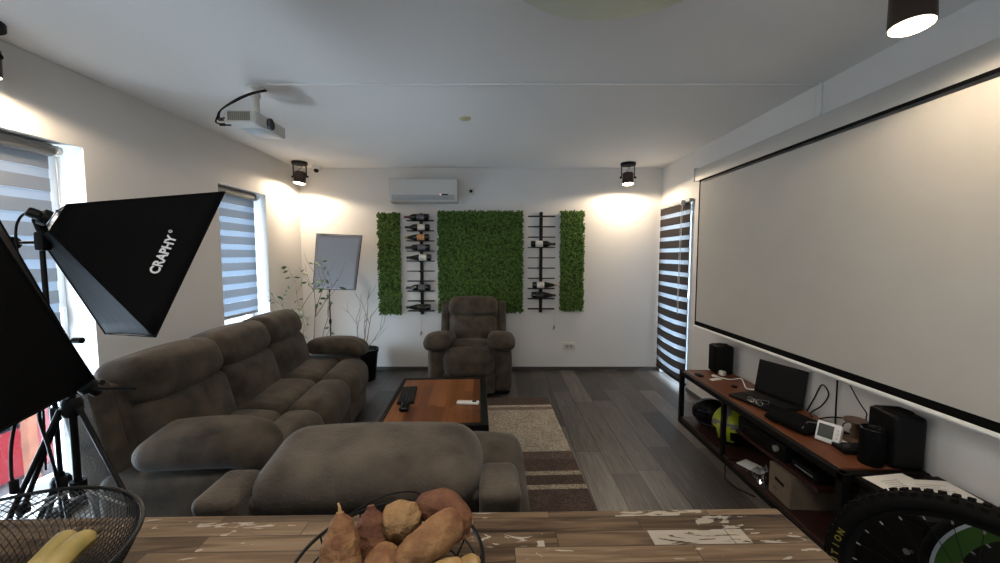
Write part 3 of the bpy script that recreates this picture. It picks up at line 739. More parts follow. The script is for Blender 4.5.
tr = thing('cable_trunking', 'thin white cable trunking across the ceiling from projector to screen', 'cable trunking', (0, 2.46, H))
m = MB(); m.box(((-1.44 + XR) / 2, 0, -.005), (XR + 1.44, .014, .010), bev=.002); m.build('ceiling_run', M['white'], tr)
MB().box((XR - .008, 0, -.115), (.014, .04, .23), bev=.002).build('wall_run', M['wall'], tr)

# ------------------------------------------------------------------ projection screen
ps = thing('projection_screen', 'large pulled-down projection screen on the right-hand wall', 'projection screen', (1.925, 2.40, 2.155))
hw = 1.365
M['screencase'] = mat('screen_case_white', (.50, .49, .465), .45)
m = MB(); m.prism([(-.048, 0), (-.052, .03), (-.05, .09), (-.035, .118), (0, .128), (.055, .128), (.055, 0)], -hw, hw, Matrix(((1, 0, 0, 0), (0, 0, 1, 0), (0, 1, 0, 0), (0, 0, 0, 1)))); m.build('case', M['screencase'], ps, smooth=30)
for s in (-1, 1): MB().box((0, s * (hw + .008), .064), (.115, .018, .132), bev=.008).build('end_cap', M['screencase'], ps)
fw = 1.285
MB().box((-.045, 0, -.685), (.0012, 2 * fw - .05, 1.32 - .02)).build('screen_fabric', M['screen'], ps, smooth=0)
m = MB()
m.box((-.0448, 0, -.008), (.0009, 2 * fw, .020)); m.box((-.0448, 0, -1.350), (.0009, 2 * fw, .062)); m.box((-.0448, fw - .014, -.68), (.0009, .028, 1.40)); m.box((-.0448, -fw + .014, -.68), (.0009, .028, 1.40))
m.build('black_border', M['blackcloth'], ps, smooth=0)
MB().tube([(-.045, -fw, -1.388), (-.045, fw, -1.388)], .0125, 12).build('bottom_bar', M['white'], ps)
MB().tube(curve_pts([(-.05, -.38, -1.40), (-.045, -.43, -1.47), (-.03, -.46, -1.52), (-.01, -.44, -1.55), (.0, -.43, -1.57)], 8), .003, 6).build('pull_cord', M['black'], ps)

# ------------------------------------------------------------------ tv console and what stands on it
TX0, TX1 = 1.555, 1.955; CZ = .46
tv = thing('tv_console', 'long low console of black steel and red-brown wood under the screen', 'tv console', ((TX0 + TX1) / 2, 0, 0))
hx = (TX1 - TX0) / 2
MB().box((.012, 2.49, CZ - .011), (2 * hx - .03, 1.52, .022), bev=.002).build('top_board', M['tvwood'], tv, smooth=0)
m = MB(); t = .035
m.box((-hx + t / 2, 2.475, CZ - .022), (t, 1.60, .04), bev=.003); m.box((hx - t / 2, 2.475, CZ - .024), (t, 1.60, .036), bev=.003)
for y in (3.258, 1.70): m.box((0, y, CZ - .022), (2 * hx, t, .04), bev=.003)
m.box((-hx + t / 2, 2.475, .022), (t, 1.60, .04), bev=.003); m.box((hx - t / 2, 2.475, .022), (t, 1.60, .04), bev=.003)
m.build('frame', M['blackm'], tv, smooth=0)
for y in (3.258, 1.70):
    for s in (-1, 1): MB().box((s * (hx - t / 2), y, CZ / 2), (t, t, CZ - .01), bev=.003).build('leg', M['blackm'], tv, smooth=0)
for s in (-1, 1): MB().box((s * (hx - t / 2) + (-.006 if s < 0 else 0), 2.625 if s < 0 else 2.72, CZ / 2), (t * .8, t * .8, CZ - .04), bev=.003).build('post', M['blackm'], tv, smooth=0)
MB().box((0, 2.475, .048), (2 * hx - .02, 1.54, .018), bev=.002).build('lower_shelf', M['darkwood'], tv, smooth=0)
MB().box((.02, 2.20, .262), (2 * hx - .05, .68, .02), bev=.002).build('middle_shelf', M['darkwood'], tv, smooth=0)
LS = .058
def speaker(label, x, y, z, w, d, h, rz, cyl=False):
    root = thing('speaker', label, 'speaker', (x, y, z), rz)
    MB().rbox((0, 0, h / 2), (d, w, h), .02, nr=3, ni=2).build('cabinet', M['black'], root)
    MB().rbox((-d / 2, 0, h / 2), (.012, w * .9, h * .93), .005, nr=2, ni=2).build('front_grille', M['blackcloth'], root)
    MB().lathe([(0, 0), (w * .32, 0), (w * .32, .004), (w * .26, .002), (0, .004)], TR((0, 0, h)), 20).build('top_ring', M['rubber'], root)
    return root
speaker('black speaker at the far end of the console by the balcony door', 1.872, 3.205, CZ, .15, .14, .235, R(-8))
speaker('large black box speaker at the near end of the console under the screen', 1.895, 1.785, CZ, .165, .13, .25, R(-12))
cs = thing('cylinder_speaker', 'small black cylindrical speaker in front of the large box speaker', 'speaker', (1.765, 1.770, CZ))
MB().lathe([(0, 0), (.044, 0), (.047, .01), (.047, .16), (.044, .172), (.040, .172), (.036, .160), (0, .158)], seg=28).build('body', M['blackcloth'], cs)
MB().lathe([(.037, .164), (.042, .176), (.047, .170)], seg=28).build('top_ring', M['blackgloss'], cs)
# laptop
lt = thing('laptop', 'open black laptop on the console facing the room', 'laptop', (1.765, 2.515, CZ), R(17))
MB().box((0, 0, .012), (.235, .335, .018), bev=.004).build('keyboard_base', M['black'], lt)
m = MB()
for i in range(6):
    for j in range(14): m.box((.085 - i * .0175 - .005, -.14 + j * .0215, .0222), (.0145, .018, .003))
m.build('keys', M['key'], lt)
MB().box((-.075, 0, .0215), (.055, .09, .001)).build('touchpad', M['lcd'], lt)
lid = MB().box((0, 0, .115), (.008, .335, .23), bev=.003).build('lid', M['black'], lt, loc=(.118, 0, .02)); lid.rotation_euler = (0, R(10), 0)
MB().box((-.0045, 0, .118), (.001, .315, .198)).build('display', M['black'], lid, smooth=0)
gl = thing('eyeglasses', 'folded eyeglasses glinting on the laptop front edge', 'eyeglasses', (1.662, 2.45, CZ + .023), R(12))
for s in (-1, 1):
    MB().tube([(0, s * .032 + .024 * math.cos(2 * math.pi * k / 16), .018 + .017 * math.sin(2 * math.pi * k / 16)) for k in range(16)], .0013, 6, closed=True).build('rim', M['metal'], gl)
    MB().tube([(0, s * .058, .022), (.06, s * .045, .008), (.11, s * .0, .006)], .0014, 6).build('temple', M['metal'], gl)
MB().tube([(0, -.009, .022), (0, 0, .026), (0, .009, .022)], .0013, 6).build('bridge', M['metal'], gl)
pouch = thing('pouch', 'limp black pouch on the console between laptop and weather station', 'pouch', (1.725, 2.175, CZ + .006), R(14))
MB().rbox((0, 0, .018), (.20, .26, .034), .016, bulge=(0, 0, .008), nr=4, ni=5, fn=lambda v: (v[0], v[1], v[2] + .006 * math.sin(v[0] * 40) * math.cos(v[1] * 30) if v[2] > 0 else v[2])).build('cloth', M['blackcloth'], pouch)
MB().tube([(-.09, -.10, .034), (0, -.06, .043), (.09, -.1, .036)], .0025, 6).build('zip', M['metal_grey'], pouch)
# charger and white cable
ch = thing('charging_cable', 'white charging cable looping over the console to the laptop', 'cable', (1.80, 2.95, CZ))
MB().tube(curve_pts([(-.05, .10, .012), (.0, .055, .006), (.02, .0, .02), (.045, -.06, .045), (.03, -.12, .03), (.02, -.17, .008), (.06, -.23, .02), (.10, -.26, .05)], 8), .0035, 6).build('cord', M['white'], ch)
MB().rbox((-.06, .11, .012), (.02, .045, .014), .005, rot=(0, 0, R(30)), nr=2, ni=1).build('connector', M['white'], ch)
MB().rbox((.03, .16, .02), (.04, .05, .04), .012, rot=(0, 0, R(20)), nr=3, ni=1).build('charger_plug', M['clearplastic2'] if 'clearplastic2' in M else M['offwhite'], ch)
tag(MB().rbox((0, 0, .004), (.035, .10, .008), .003, rot=(0, 0, R(-70)), nr=2, ni=1).build('smart_card', M['paper'], loc=(1.715, 3.0, CZ)), 'small white card lying on the far end of the console', 'card')
tag(MB().rbox((0, 0, .008), (.045, .07, .016), .006, nr=2, ni=1).build('key_fob', M['black'], loc=(1.635, 3.10, CZ)), 'small black fob on the console front edge near the far leg', 'fob')
tag(MB().lathe([(0, 0), (.02, 0), (.022, .008), (.012, .014), (0, .014)], seg=16).build('round_puck', M['black'], loc=(1.76, 2.83, CZ)), 'tiny black puck on the console wood beside the white cable', 'puck')
# weather station
ws = thing('weather_station', 'white digital weather station tilted back on the console', 'weather station', (1.722, 1.965, CZ), R(28))
X = TR((0, 0, .0), (0, R(18), 0))
m = MB(); m.box((0, 0, .056), (.028, .108, .104), bev=.007, Mx=X); m.build('case', M['white'], ws)
MB().box((-.0145, .010, .060), (.001, .066, .068), Mx=X).build('display', M['lcd'], ws)
m = MB()
for i in range(3): m.box((-.0145, -.040, .040 + i * .020), (.002, .009, .011), Mx=X)
m.build('buttons', M['offwhite'], ws)
MB().box((.045, 0, .006), (.09, .11, .01), bev=.003).build('stand', M['white'], ws)
tag(MB().box((0, 0, .002), (.09, .06, .003)).build('note_card', M['paper'], loc=(1.805, 1.975, CZ)), 'small white card behind the weather station', 'card').rotation_euler = (0, 0, R(20))
hd = thing('media_box', 'flat black box on the console in front of the wooden spool', 'media box', (1.79, 1.885, CZ), R(-6))
MB().box((0, 0, .013), (.15, .09, .024), bev=.004).build('case', M['black'], hd); MB().box((-.02, 0, .0255), (.08, .05, .001)).build('lid_panel', M['blackgloss'], hd)
spn = thing('wooden_spool', 'brown turned wooden spool standing behind the weather station', 'spool', (1.885, 1.985, CZ))
MB().lathe([(0, 0), (.05, 0), (.052, .006), (.048, .014), (.02, .02), (.016, .035), (.022, .055), (.016, .075), (.016, .095), (.022, .102), (.05, .108), (.052, .116), (.048, .122), (0, .124)], seg=28).build('turned_wood', M['spool'], spn)
MB().tube(curve_pts([(-.02, .0, .112), (-.055, .01, .09), (-.05, .02, .04), (-.06, .05, .008)], 6), .003, 6).build('cord', M['black'], spn)
# black cables on and behind the console
def cable(label, pts, r=.0045, name='cable'):
    return tag(MB().tube(curve_pts(pts, 8), r, 6).build(name, M['black']), label, 'cable', 'black cables around the console')
cable('black cable looping up the wall right of the laptop lid', [(1.93, 2.36, CZ + .01), (1.955, 2.34, .56), (1.965, 2.30, .66), (1.965, 2.25, .62), (1.955, 2.28, .54), (1.93, 2.33, CZ + .012), (1.90, 2.28, CZ + .01)])
cable('black cable hanging straight down behind the screen bar', [(1.968, 2.20, .80), (1.968, 2.20, .62), (1.965, 2.195, .52), (1.94, 2.16, CZ + .006), (1.92, 2.08, CZ + .006)])
cable('black cable arching along the wall behind the weather station', [(1.93, 2.26, CZ + .006), (1.95, 2.20, .50), (1.96, 2.12, .525), (1.965, 2.06, .52), (1.965, 2.0, .49), (1.965, 1.96, CZ + .006)])
cable('black cable lying flat on the console at the foot of the wooden spool', [(1.86, 2.15, CZ + .006), (1.885, 2.09, CZ + .006), (1.93, 2.06, CZ + .006), (1.952, 2.02, CZ + .006), (1.955, 1.94, CZ + .006)])
cable('black cable hanging in a loop under the console above the cardboard box', [(1.90, 2.10, .43), (1.88, 2.05, .34), (1.87, 1.98, .30), (1.88, 1.90, .33), (1.89, 1.86, .43)])
cable('black cable drooping below the middle shelf behind the cardboard box', [(1.88, 2.42, .245), (1.87, 2.37, .15), (1.88, 2.31, .10), (1.88, 2.27, .18), (1.87, 2.25, .248)])
cable('thin black cable trailing on the floor planks in front of the console', [(1.62, 2.50, .064), (1.548, 2.52, .068), (1.515, 2.50, .03), (1.50, 2.47, .006), (1.46, 2.40, .006), (1.47, 2.30, .006), (1.515, 2.23, .006), (1.53, 2.21, .006)], .004)
# equipment on shelves
rv = thing('receiver', 'flat black receiver on the middle shelf of the console', 'receiver', (1.765, 2.31, .272))
MB().box((0, 0, .055), (.32, .43, .09), bev=.006).build('case', M['black'], rv); MB().box((-.1605, .06, .07), (.002, .18, .022)).build('display', M['blackgloss'], rv)
MB().lathe([(0, 0), (.018, 0), (.018, .015), (0, .016)], TR((-.16, -.15, .06), (0, R(-90), 0)), 18).build('volume_knob', M['metal_grey'], rv)
for s in (-1, 1): MB().box((0, s * .17, .005), (.22, .03, .01)).build('foot', M['rubber'], rv)
cb = thing('disc_player', 'slim black disc player leaning on the middle shelf beside the receiver', 'disc player', (1.75, 1.98, .272))
MB().box((0, 0, .028), (.26, .17, .05), bev=.006).build('case', M['black'], cb); MB().box((-.131, 0, .03), (.002, .12, .006)).build('disc_slot', M['metal_grey'], cb)
# helmets
def helmet(label, loc, rz, r, shell, stripe, trim, lean=0):
    root = thing('helmet', label, 'helmet', loc, rz)
    m = MB(); nu, nv = 36, 20; grid = []
    for j in range(nv + 1):
        ph = R(-58) + (R(90) - R(-58)) * j / nv; row = []
        for i in range(nu):
            th = 2 * math.pi * i / nu
            x, y, z = math.cos(ph) * math.cos(th), math.cos(ph) * math.sin(th), math.sin(ph)
            kx = 1.18 if x > 0 else 1.12
            zz = z * .98
            if z < 0: kx *= 1 + .10 * z
            row.append(m.bm.verts.new((x * kx * r, y * .92 * r, zz * r)))
        grid.append(row)
    for j in range(nv):
        for i in range(nu):
            a, b = grid[j][i], grid[j][(i + 1) % nu]; c, d = grid[j + 1][(i + 1) % nu], grid[j + 1][i]
            cen = (a.co + b.co + c.co + d.co) / 4 / r
            if cen.x > .35 and -.30 < cen.z < .42 and abs(cen.y) < .85: continue
            f = m.bm.faces.new((a, b, c, d))
            ang = math.atan2(cen.z, cen.x)
            if abs(cen.y) < .16 : f.material_index = 1
            elif abs(cen.z + .18 - .5 * abs(cen.x)) < .13: f.material_index = 1
            elif cen.z < -.52: f.material_index = 2
            elif cen.z < .02 and cen.x < -.05 and abs(cen.y) > .35: f.material_index = 2
    bmesh.ops.remove_doubles(m.bm, verts=m.bm.verts, dist=1e-5)
    bmesh.ops.delete(m.bm, geom=[v for v in m.bm.verts if not v.link_faces], context='VERTS')
    o = m.build('shell', [shell, stripe, trim], root, loc=(0, 0, r * .84)); sd = o.modifiers.new('thick', 'SOLIDIFY'); sd.thickness = .012; sd.offset = -1
    m = MB(); vv = []
    for j in range(9):
        ph = R(-18) + R(44) * j / 8; row = []
        for i in range(17):
            th = R(-72) + R(144) * i / 16
            row.append(m.bm.verts.new((math.cos(ph) * math.cos(th) * 1.2 * r, math.cos(ph) * math.sin(th) * .94 * r, math.sin(ph) * r)))
        vv.append(row)
    for j in range(8):
        for i in range(16): m.bm.faces.new((vv[j][i], vv[j][i + 1], vv[j + 1][i + 1], vv[j + 1][i]))
    v = m.build('visor', M['blackgloss'], root, loc=(0, 0, r * .84)); sd = v.modifiers.new('thick', 'SOLIDIFY'); sd.thickness = .004
    MB().lathe([(r * .62, -.02), (r * .70, 0), (r * .66, .02), (r * .58, .01)], TR((-.005, 0, r * .10 + .01), (0, 0, 0), (1.12, .9, 1)), 28).build('neck_roll', M['rubber'], root)
    return root
helmet('neon yellow and grey motorcycle helmet on the lower shelf of the console', (1.745, 2.80, LS), R(35), .148, M['neon'], M['helmgrey'], M['black'])
helmet('black motorcycle helmet behind the yellow one on the lower shelf', (1.735, 3.085, LS), R(160), .118, M['black'], M['blackgloss'], M['helmgrey'])
bt = thing('plastic_bottle', 'small pale green bottle with red cap behind the black helmet', 'bottle', (1.90, 3.17, LS))
MB().lathe([(0, 0), (.028, 0), (.032, .006), (.032, .13), (.028, .15), (.013, .175), (.013, .19), (0, .19)], TR(s=(1, 1, 1.25)), 20).build('body', M['pale_green_glass'], bt)
MB().lathe([(.0, .27), (.017, .268), (.018, .235), (.0, .235)], seg=16).build('cap', M['red'], bt)
yp = thing('food_packet', 'yellow printed packet standing at the back of the lower shelf', 'packet', (1.915, 2.97, LS), R(4))
MB().rbox((0, 0, .13), (.045, .12, .26), .02, bulge=(.012, 0, 0), nr=3, ni=4).build('bag', M['yellowpack'], yp); MB().box((0, 0, .265), (.008, .115, .02)).build('folded_top', M['paper'], yp)
pp = tag(MB().box((0, 0, .004), (.10, .15, .008), bev=.001).build('leaflet', M['paper'], loc=(1.66, 2.44, LS)), 'white folded leaflet on the lower shelf below the yellow helmet', 'leaflet'); pp.rotation_euler = (0, 0, R(25))
# crumpled clear plastic bag
m = MB(); rg = random.Random(4); grid = {}
for i in range(14):
    for j in range(14):
        x, y = (i - 6.5) / 6.5, (j - 6.5) / 6.5
        hgt = max(0, 1 - (x * x + y * y) * .9)
        z = .075 * hgt * (0.6 + .8 * abs(mnoise.noise((x * 3, y * 3, 1.7)))) + .012 * rg.random()
        grid[i, j] = m.bm.verts.new((x * .08 + rg.uniform(-.006, .006), y * .10 + rg.uniform(-.006, .006), z + .002))
for i in range(13):
    for j in range(13): m.bm.faces.new((grid[i, j], grid[i + 1, j], grid[i + 1, j + 1], grid[i, j + 1]))
bagm = m.build('plastic_bag', M['clearplastic'], loc=(1.655, 2.30, LS), smooth=0)
tag(bagm, 'crumpled clear plastic bag on the lower shelf beside the white leaflet', 'plastic bag')
bx = thing('cardboard_box', 'closed brown cardboard box on the lower shelf of the console', 'box', (1.745, 2.10, LS), R(-3))
MB().box((0, 0, .09), (.31, .18, .18), bev=.002).build('carton', M['card'], bx, smooth=0)
m = MB(); m.box((0, 0, .182), (.20, .17, .004)); m.build('lid_flap', mat('pale_cardboard', (.24, .205, .16), .8, var=.08, scale=20), bx, smooth=0)
m = MB(); m.box((-.1556, 0, .105), (.0008, .075, .018), rot=(R(6), 0, 0)); m.box((-.1556, .03, .05), (.0008, .03, .004)); m.build('printed_mark', M['rubber'], bx, smooth=0)

# dark cabinet past the console, papers on it
dc = thing('side_cabinet', 'low dark cabinet at the near end of the console', 'cabinet', (1.785, 1.520, 0))
MB().box((0, 0, .22), (.345, .28, .42), bev=.003).build('body', M['darkcab'], dc, smooth=0); MB().box((0, 0, .445), (.375, .30, .022), bev=.003).build('top_board', M['darkcab'], dc, smooth=0)
d_ = MB().box((-.176, 0, .22), (.016, .262, .38), bev=.002).build('door', M['darkcab'], dc, smooth=0)
MB().lathe([(0, 0), (.006, 0), (.006, .015), (.011, .018), (.011, .026), (0, .028)], TR((-.184, -.10, .30), (0, R(-90), 0)), 14).build('knob', M['metal'], d_)
for i, (x, y, a, lb) in enumerate(((1.735, 1.60, 8, 'white printed sheet of paper on the dark cabinet, nearer the box speaker'), (1.85, 1.56, -6, 'white sheet of paper on the dark cabinet, nearer the wall'))):
    p = tag(MB().box((0, 0, .001), (.15, .21, .0016)).build('paper_sheet', M['paper'], loc=(x, y, .457 + i * .002)), lb, 'paper', 'papers on the dark cabinet'); p.rotation_euler = (0, 0, R(90 + a))
    m = MB()
    for k in range(7): m.box((-.05 + k * .014, .0 + (k % 3) * .008, .0022), (.0025, .12 - (k % 3) * .02, .0003))
    m.build('printed_lines', M['metal_grey'], p, smooth=0)

# ------------------------------------------------------------------ bicycle wheels
def wheel(label, cx, cy, ang, Ro, knobs, green=False, lean=0.0):
    """wheel standing on the floor; local x runs along the wheel, z up, y is the axle"""
    root = thing('bicycle_wheel', label, 'bicycle wheel', (cx, cy, 0), ang, 'bicycle wheels by the dark cabinet'); root.rotation_euler = (lean, 0, ang)
    tr_ = .030 if knobs else .019; Rc = Ro - tr_ - .004
    m = MB(); m.tube([(Rc * math.cos(2 * math.pi * k / 72), 0, Ro + Rc * math.sin(2 * math.pi * k / 72)) for k in range(72)], tr_, 14, closed=True)
    if knobs:
        for k in range(76):
            a = 2 * math.pi * k / 76
            for (off, dr) in ((-.018, -.004), (0 if k % 2 else .006, .001), (.018, -.004)):
                X = Matrix.Translation((0, 0, Ro)) @ Matrix.Rotation(-a, 4, 'Y') @ Matrix.Translation((Rc + tr_ + dr - .001 if off in (0, .006) else Rc + tr_ * .86, off * 1.1, 0))
                m.box((0, 0, 0), (.012, .010, .015), Mx=X)
    tire = m.build('tire', M['rubber'], root)
    Rr = Rc - tr_ * .75
    m = MB(); w = .016 if not green else .014; dp = .022 if not green else .06
    m.lathe([(Rr, -w), (Rr, w), (Rr - dp * .5, w * .9), (Rr - dp, .004), (Rr - dp, -.004), (Rr - dp * .5, -w * .9), (Rr, -w)], TR((0, 0, Ro), (R(90), 0, 0)), 72); m.build('rim', M['wheelgreen'] if green else M['blackm'], root)
    if green:
        m = MB()
        for s in (-1, 1): m.lathe([(Rr + .003, -.002), (Rr + .003, .002), (Rr - .007, .002), (Rr - .007, -.002), (Rr + .003, -.002)], TR((0, s * .0165, Ro), (R(90), 0, 0)), 72)
        m.build('brake_track', M['palegrey'], root)
    m = MB(); m.lathe([(0, -.06), (.012, -.06), (.012, -.035), (.03, -.033), (.03, -.028), (.017, -.025), (.017, .025), (.03, .028), (.03, .033), (.012, .035), (.012, .06), (0, .06)], TR((0, 0, Ro), (R(90), 0, 0)), 24); m.build('hub', M['blackm'], root)
    m = MB()
    for k in range(28):
        a = 2 * math.pi * k / 28; s = 1 if k % 2 else -1; b = a + (.55 if (k // 2) % 2 else -.55)
        m.tube([(.028 * math.cos(b), s * .03, Ro + .028 * math.sin(b)), ((Rr - dp + .004) * math.cos(a), 0, Ro + (Rr - dp + .004) * math.sin(a))], .0012, 5)
    sp_ = m.build('spokes', M['blackm'], root)
    m = MB()
    for k in range(28):
        a = 2 * math.pi * k / 28; m.tube([((Rr - dp + .003) * math.cos(a), 0, Ro + (Rr - dp + .003) * math.sin(a)), ((Rr - dp - .012) * math.cos(a), 0, Ro + (Rr - dp - .012) * math.sin(a))], .0028, 6)
    m.build('nipples', M['metal_grey'], root)
    if knobs:
        # worn yellow lettering along the sidewall that faces the room
        m = MB(); s = 'EVOLUTION'
        for i, chh in enumerate(s):
            a = R(178 - 8 + 0) + 0; aa = R(205 - i * 5.2)
            rad = Rc - .004
            X = Matrix.Translation((0, 0, Ro)) @ Matrix.Rotation(-(aa), 4, 'Y') @ Matrix.Translation((rad, -(tr_ + .0004), 0)) @ Matrix(((0, 1, 0, 0), (0, 0, -1, 0), (-1, 0, 0, 0), (0, 0, 0, 1)))
            m.text(chh, .027, X, .0006)
        m.build('yellow_lettering', M['yellowtxt'], tire, smooth=0)
    return root
wheel('black knobbly-tyred bicycle wheel with yellow tyre lettering', 1.42, 1.075, R(-58), .362, True)
wheel('green-rimmed bicycle wheel standing behind the knobbly-tyred one', 1.70, 1.04, R(-60), .345, False, green=True)

# ------------------------------------------------------------------ kitchen island, bowls and food
ki = thing('kitchen_island', 'kitchen island topped with distressed wood-pattern boards in front', 'kitchen island', (-.31, .455, 0), R(1.2))
MB().box((0, 0, .88), (1.84, .66, .04), bev=.004).build('worktop', M['counter'], ki, smooth=0)
MB().box((0, -.02, .43), (1.74, .54, .86), bev=.003).build('base_cabinet', M['darkcab'], ki, smooth=0)
CT = .90
M['counter'].node_tree  # keep
# local frame of the worktop: far edge y=+0.33; paint masks above are given in object space of the worktop

wb = thing('wire_fruit_basket', 'open black wire basket of tubers in the middle of the worktop', 'basket', (-.168, .555, CT))
def ring(r, z, th=.0022): MB().tube([(r * math.cos(2 * math.pi * k / 48), r * math.sin(2 * math.pi * k / 48), z) for k in range(48)], th, 6, closed=True).build('wire_ring', M['blackm'], wb)
for r, z, th in ((.142, .085, .003), (.134, .058, .0018), (.118, .034, .0018), (.095, .016, .0018), (.06, .004, .0025)): ring(r, z, th)
for k in range(12):
    a = 2 * math.pi * k / 12 + .13
    MB().tube([(q * math.cos(a), q * math.sin(a), z) for q, z in ((.142, .087), (.134, .058), (.118, .034), (.095, .016), (.06, .004), (.02, .003))], .0016, 5).build('wire_rib', M['blackm'], wb)
MB().tube(curve_pts([(-.118, .08, .086), (-.06, .135, .096), (.0, .152, .098), (.05, .133, .086)], 8), .0014, 6).build('wire_handle', M['blackm'], wb)

def tuber(name, label, cat, ctrl, rad, mt, seed, knob=0.0, group='tubers in the wire basket', sq=1.0):
    pts = curve_pts(ctrl, 12); n = len(pts); m = MB(); seg = 28
    c0 = Vector(ctrl[0]); 
    rr = []
    for i in range(n):
        t = i / (n - 1) * (len(rad) - 1); k = min(int(t), len(rad) - 2); f = t - k; f = f * f * (3 - 2 * f)
        rr.append(rad[k] * (1 - f) + rad[k + 1] * f)
    m.tube(pts, rr, seg)
    m.bm.verts.index_update()
    for v in m.bm.verts:
        nz = mnoise.noise(v.co * 26 + Vector((seed * 3.1, 0, 0))) * .0035 + mnoise.noise(v.co * 70 + Vector((0, seed, 0))) * (.0006 + knob)
        # push away from centreline
        d = v.co - pts[min(v.index // seg, n - 1)]
        if d.length > 1e-5: v.co += d.normalized() * nz
    o = m.build(name, mt, smooth=80)
    return tag(o, label, cat, group)
B = Vector((-.168, .555, CT))
def bp(x, y, z): return (B.x + x, B.y + y, B.z + z)
def tub(name, label, cat, ctrl, rad, mt, seed, knob=0.0):
    c = sum((Vector(p) for p in ctrl), Vector()) / len(ctrl)
    o = tuber(name, label, cat, [Vector(p) - c for p in ctrl], rad, mt, seed, knob); o.location = c
    return o
t1 = tub('sweet_potato', 'upright sweet potato with a dry stem tip at the left of the wire basket', 'sweet potato', [(-.217, .505, .93), (-.222, .512, .96), (-.228, .522, 1.01), (-.234, .537, 1.050), (-.236, .542, 1.072)], [.012, .029, .031, .027, .017, .005], M['potato'], 1)
c1 = t1.location
MB().tube([tuple(Vector(p) - c1) for p in ((-.236, .542, 1.070), (-.237, .545, 1.077), (-.240, .547, 1.083))], [.004, .002, .0015], 8).build('stem_tip', M['ginger'], t1)
tub('sweet_potato', 'dark reddish pointed sweet potato second from the left in the wire basket', 'sweet potato', [(-.196, .565, .93), (-.200, .58, .965), (-.206, .592, 1.01), (-.210, .60, 1.043)], [.014, .030, .031, .022, .005], M['potatored'], 2)
tub('sweet_potato', 'round knobbly yellow-brown tuber at the back of the wire basket', 'sweet potato', [(-.193, .598, 1.005), (-.172, .602, 1.012), (-.148, .602, 1.018), (-.130, .598, 1.022)], [.012, .030, .031, .026, .010], M['potatoyel'], 3, .001)
tub('sweet_potato', 'large reddish curved sweet potato behind the long pale one', 'sweet potato', [(-.145, .628, 1.010), (-.122, .630, 1.020), (-.094, .622, 1.022), (-.072, .605, 1.012), (-.060, .59, .992)], [.012, .026, .030, .029, .012], M['potatored'], 4)
tub('sweet_potato', 'long pale orange sweet potato lying diagonally on top of the heap', 'sweet potato', [(-.150, .500, 1.018), (-.130, .508, 1.026), (-.104, .528, 1.036), (-.078, .553, 1.042), (-.060, .572, 1.038)], [.008, .020, .024, .0255, .023, .009], M['potato'], 5)
tub('sweet_potato', 'rounded brown sweet potato at the front of the wire basket', 'sweet potato', [(-.172, .555, .985), (-.171, .54, .997), (-.169, .505, 1.0), (-.167, .465, .985), (-.166, .44, .97)], [.010, .026, .029, .026, .010], M['potato'], 6)
g = tub('ginger_root', 'knobbly ginger root at the right front of the wire basket', 'ginger', [(-.112, .500, .995), (-.09, .498, 1.005), (-.068, .505, 1.008), (-.048, .512, 1.0)], [.008, .018, .022, .020, .010], M['ginger'], 7, .002)
for j, (p, q, r) in enumerate((((-.095, .498, 1.005), (-.105, .47, 1.018), .014), ((-.07, .504, 1.008), (-.06, .475, 1.018), .016), ((-.058, .51, 1.005), (-.03, .53, 1.01), .014))):
    mid = lerp(p, q, .55)
    m = MB(); m.tube(curve_pts([tuple(Vector(a) - g.location) for a in (p, mid, q)], 4), [r * .9, r, r, r * 1.05, r, r * .95, r * .85, r * .6, r * .25], 12); m.build('knob', M['ginger'], g, smooth=80)
# hidden bottom layer that carries the heap
tub('sweet_potato', 'brown sweet potato lying at the bottom of the wire basket under the heap', 'sweet potato', [(-.205, .615, .947), (-.17, .612, .945), (-.13, .600, .945), (-.095, .59, .95)], [.010, .029, .032, .029, .010], M['potatored'], 8)
tub('sweet_potato', 'brown sweet potato low at the right of the wire basket under the ginger', 'sweet potato', [(-.175, .51, .945), (-.14, .518, .945), (-.105, .53, .945), (-.078, .54, .95)], [.010, .028, .031, .028, .010], M['potatored'], 9)

# mesh bowl with bananas
mb_ = thing('mesh_bowl', 'black metal mesh bowl of bananas at the left end of the worktop', 'bowl', (-.735, .455, CT))
prof = [(.085, .003), (.115, .012), (.145, .032), (.170, .058), (.190, .088), (.203, .112), (.210, .132)]
nn = 120; m = MB(); rows = []
pts = curve_pts([(a, 0, b) for a, b in prof], 5)
for j, p in enumerate(pts): rows.append([m.bm.verts.new((p.x * math.cos(2 * math.pi * (k + .5 * (j % 2)) / nn), p.x * math.sin(2 * math.pi * (k + .5 * (j % 2)) / nn), p.z)) for k in range(nn)])
for j in range(0, len(rows) - 2):
    for k in range(nn):
        if j % 2 == 0: q = (rows[j][k], rows[j + 1][k], rows[j + 2][k], rows[j + 1][k - 1])
        else: q = (rows[j][k], rows[j + 1][(k + 1) % nn], rows[j + 2][k], rows[j + 1][k])
        m.bm.faces.new(q)
o = m.build('wire_mesh', M['blackm'], mb_, smooth=0); w = o.modifiers.new('wire', 'WIREFRAME'); w.thickness = .0020; w.use_even_offset = False
MB().tube([(.211 * math.cos(2 * math.pi * k / 64), .211 * math.sin(2 * math.pi * k / 64), .133) for k in range(64)], .0032, 8, closed=True).build('rim', M['blackm'], mb_)
MB().lathe([(0, 0), (.088, 0), (.088, .006), (0, .006)], seg=40).build('base_plate', M['blackm'], mb_)
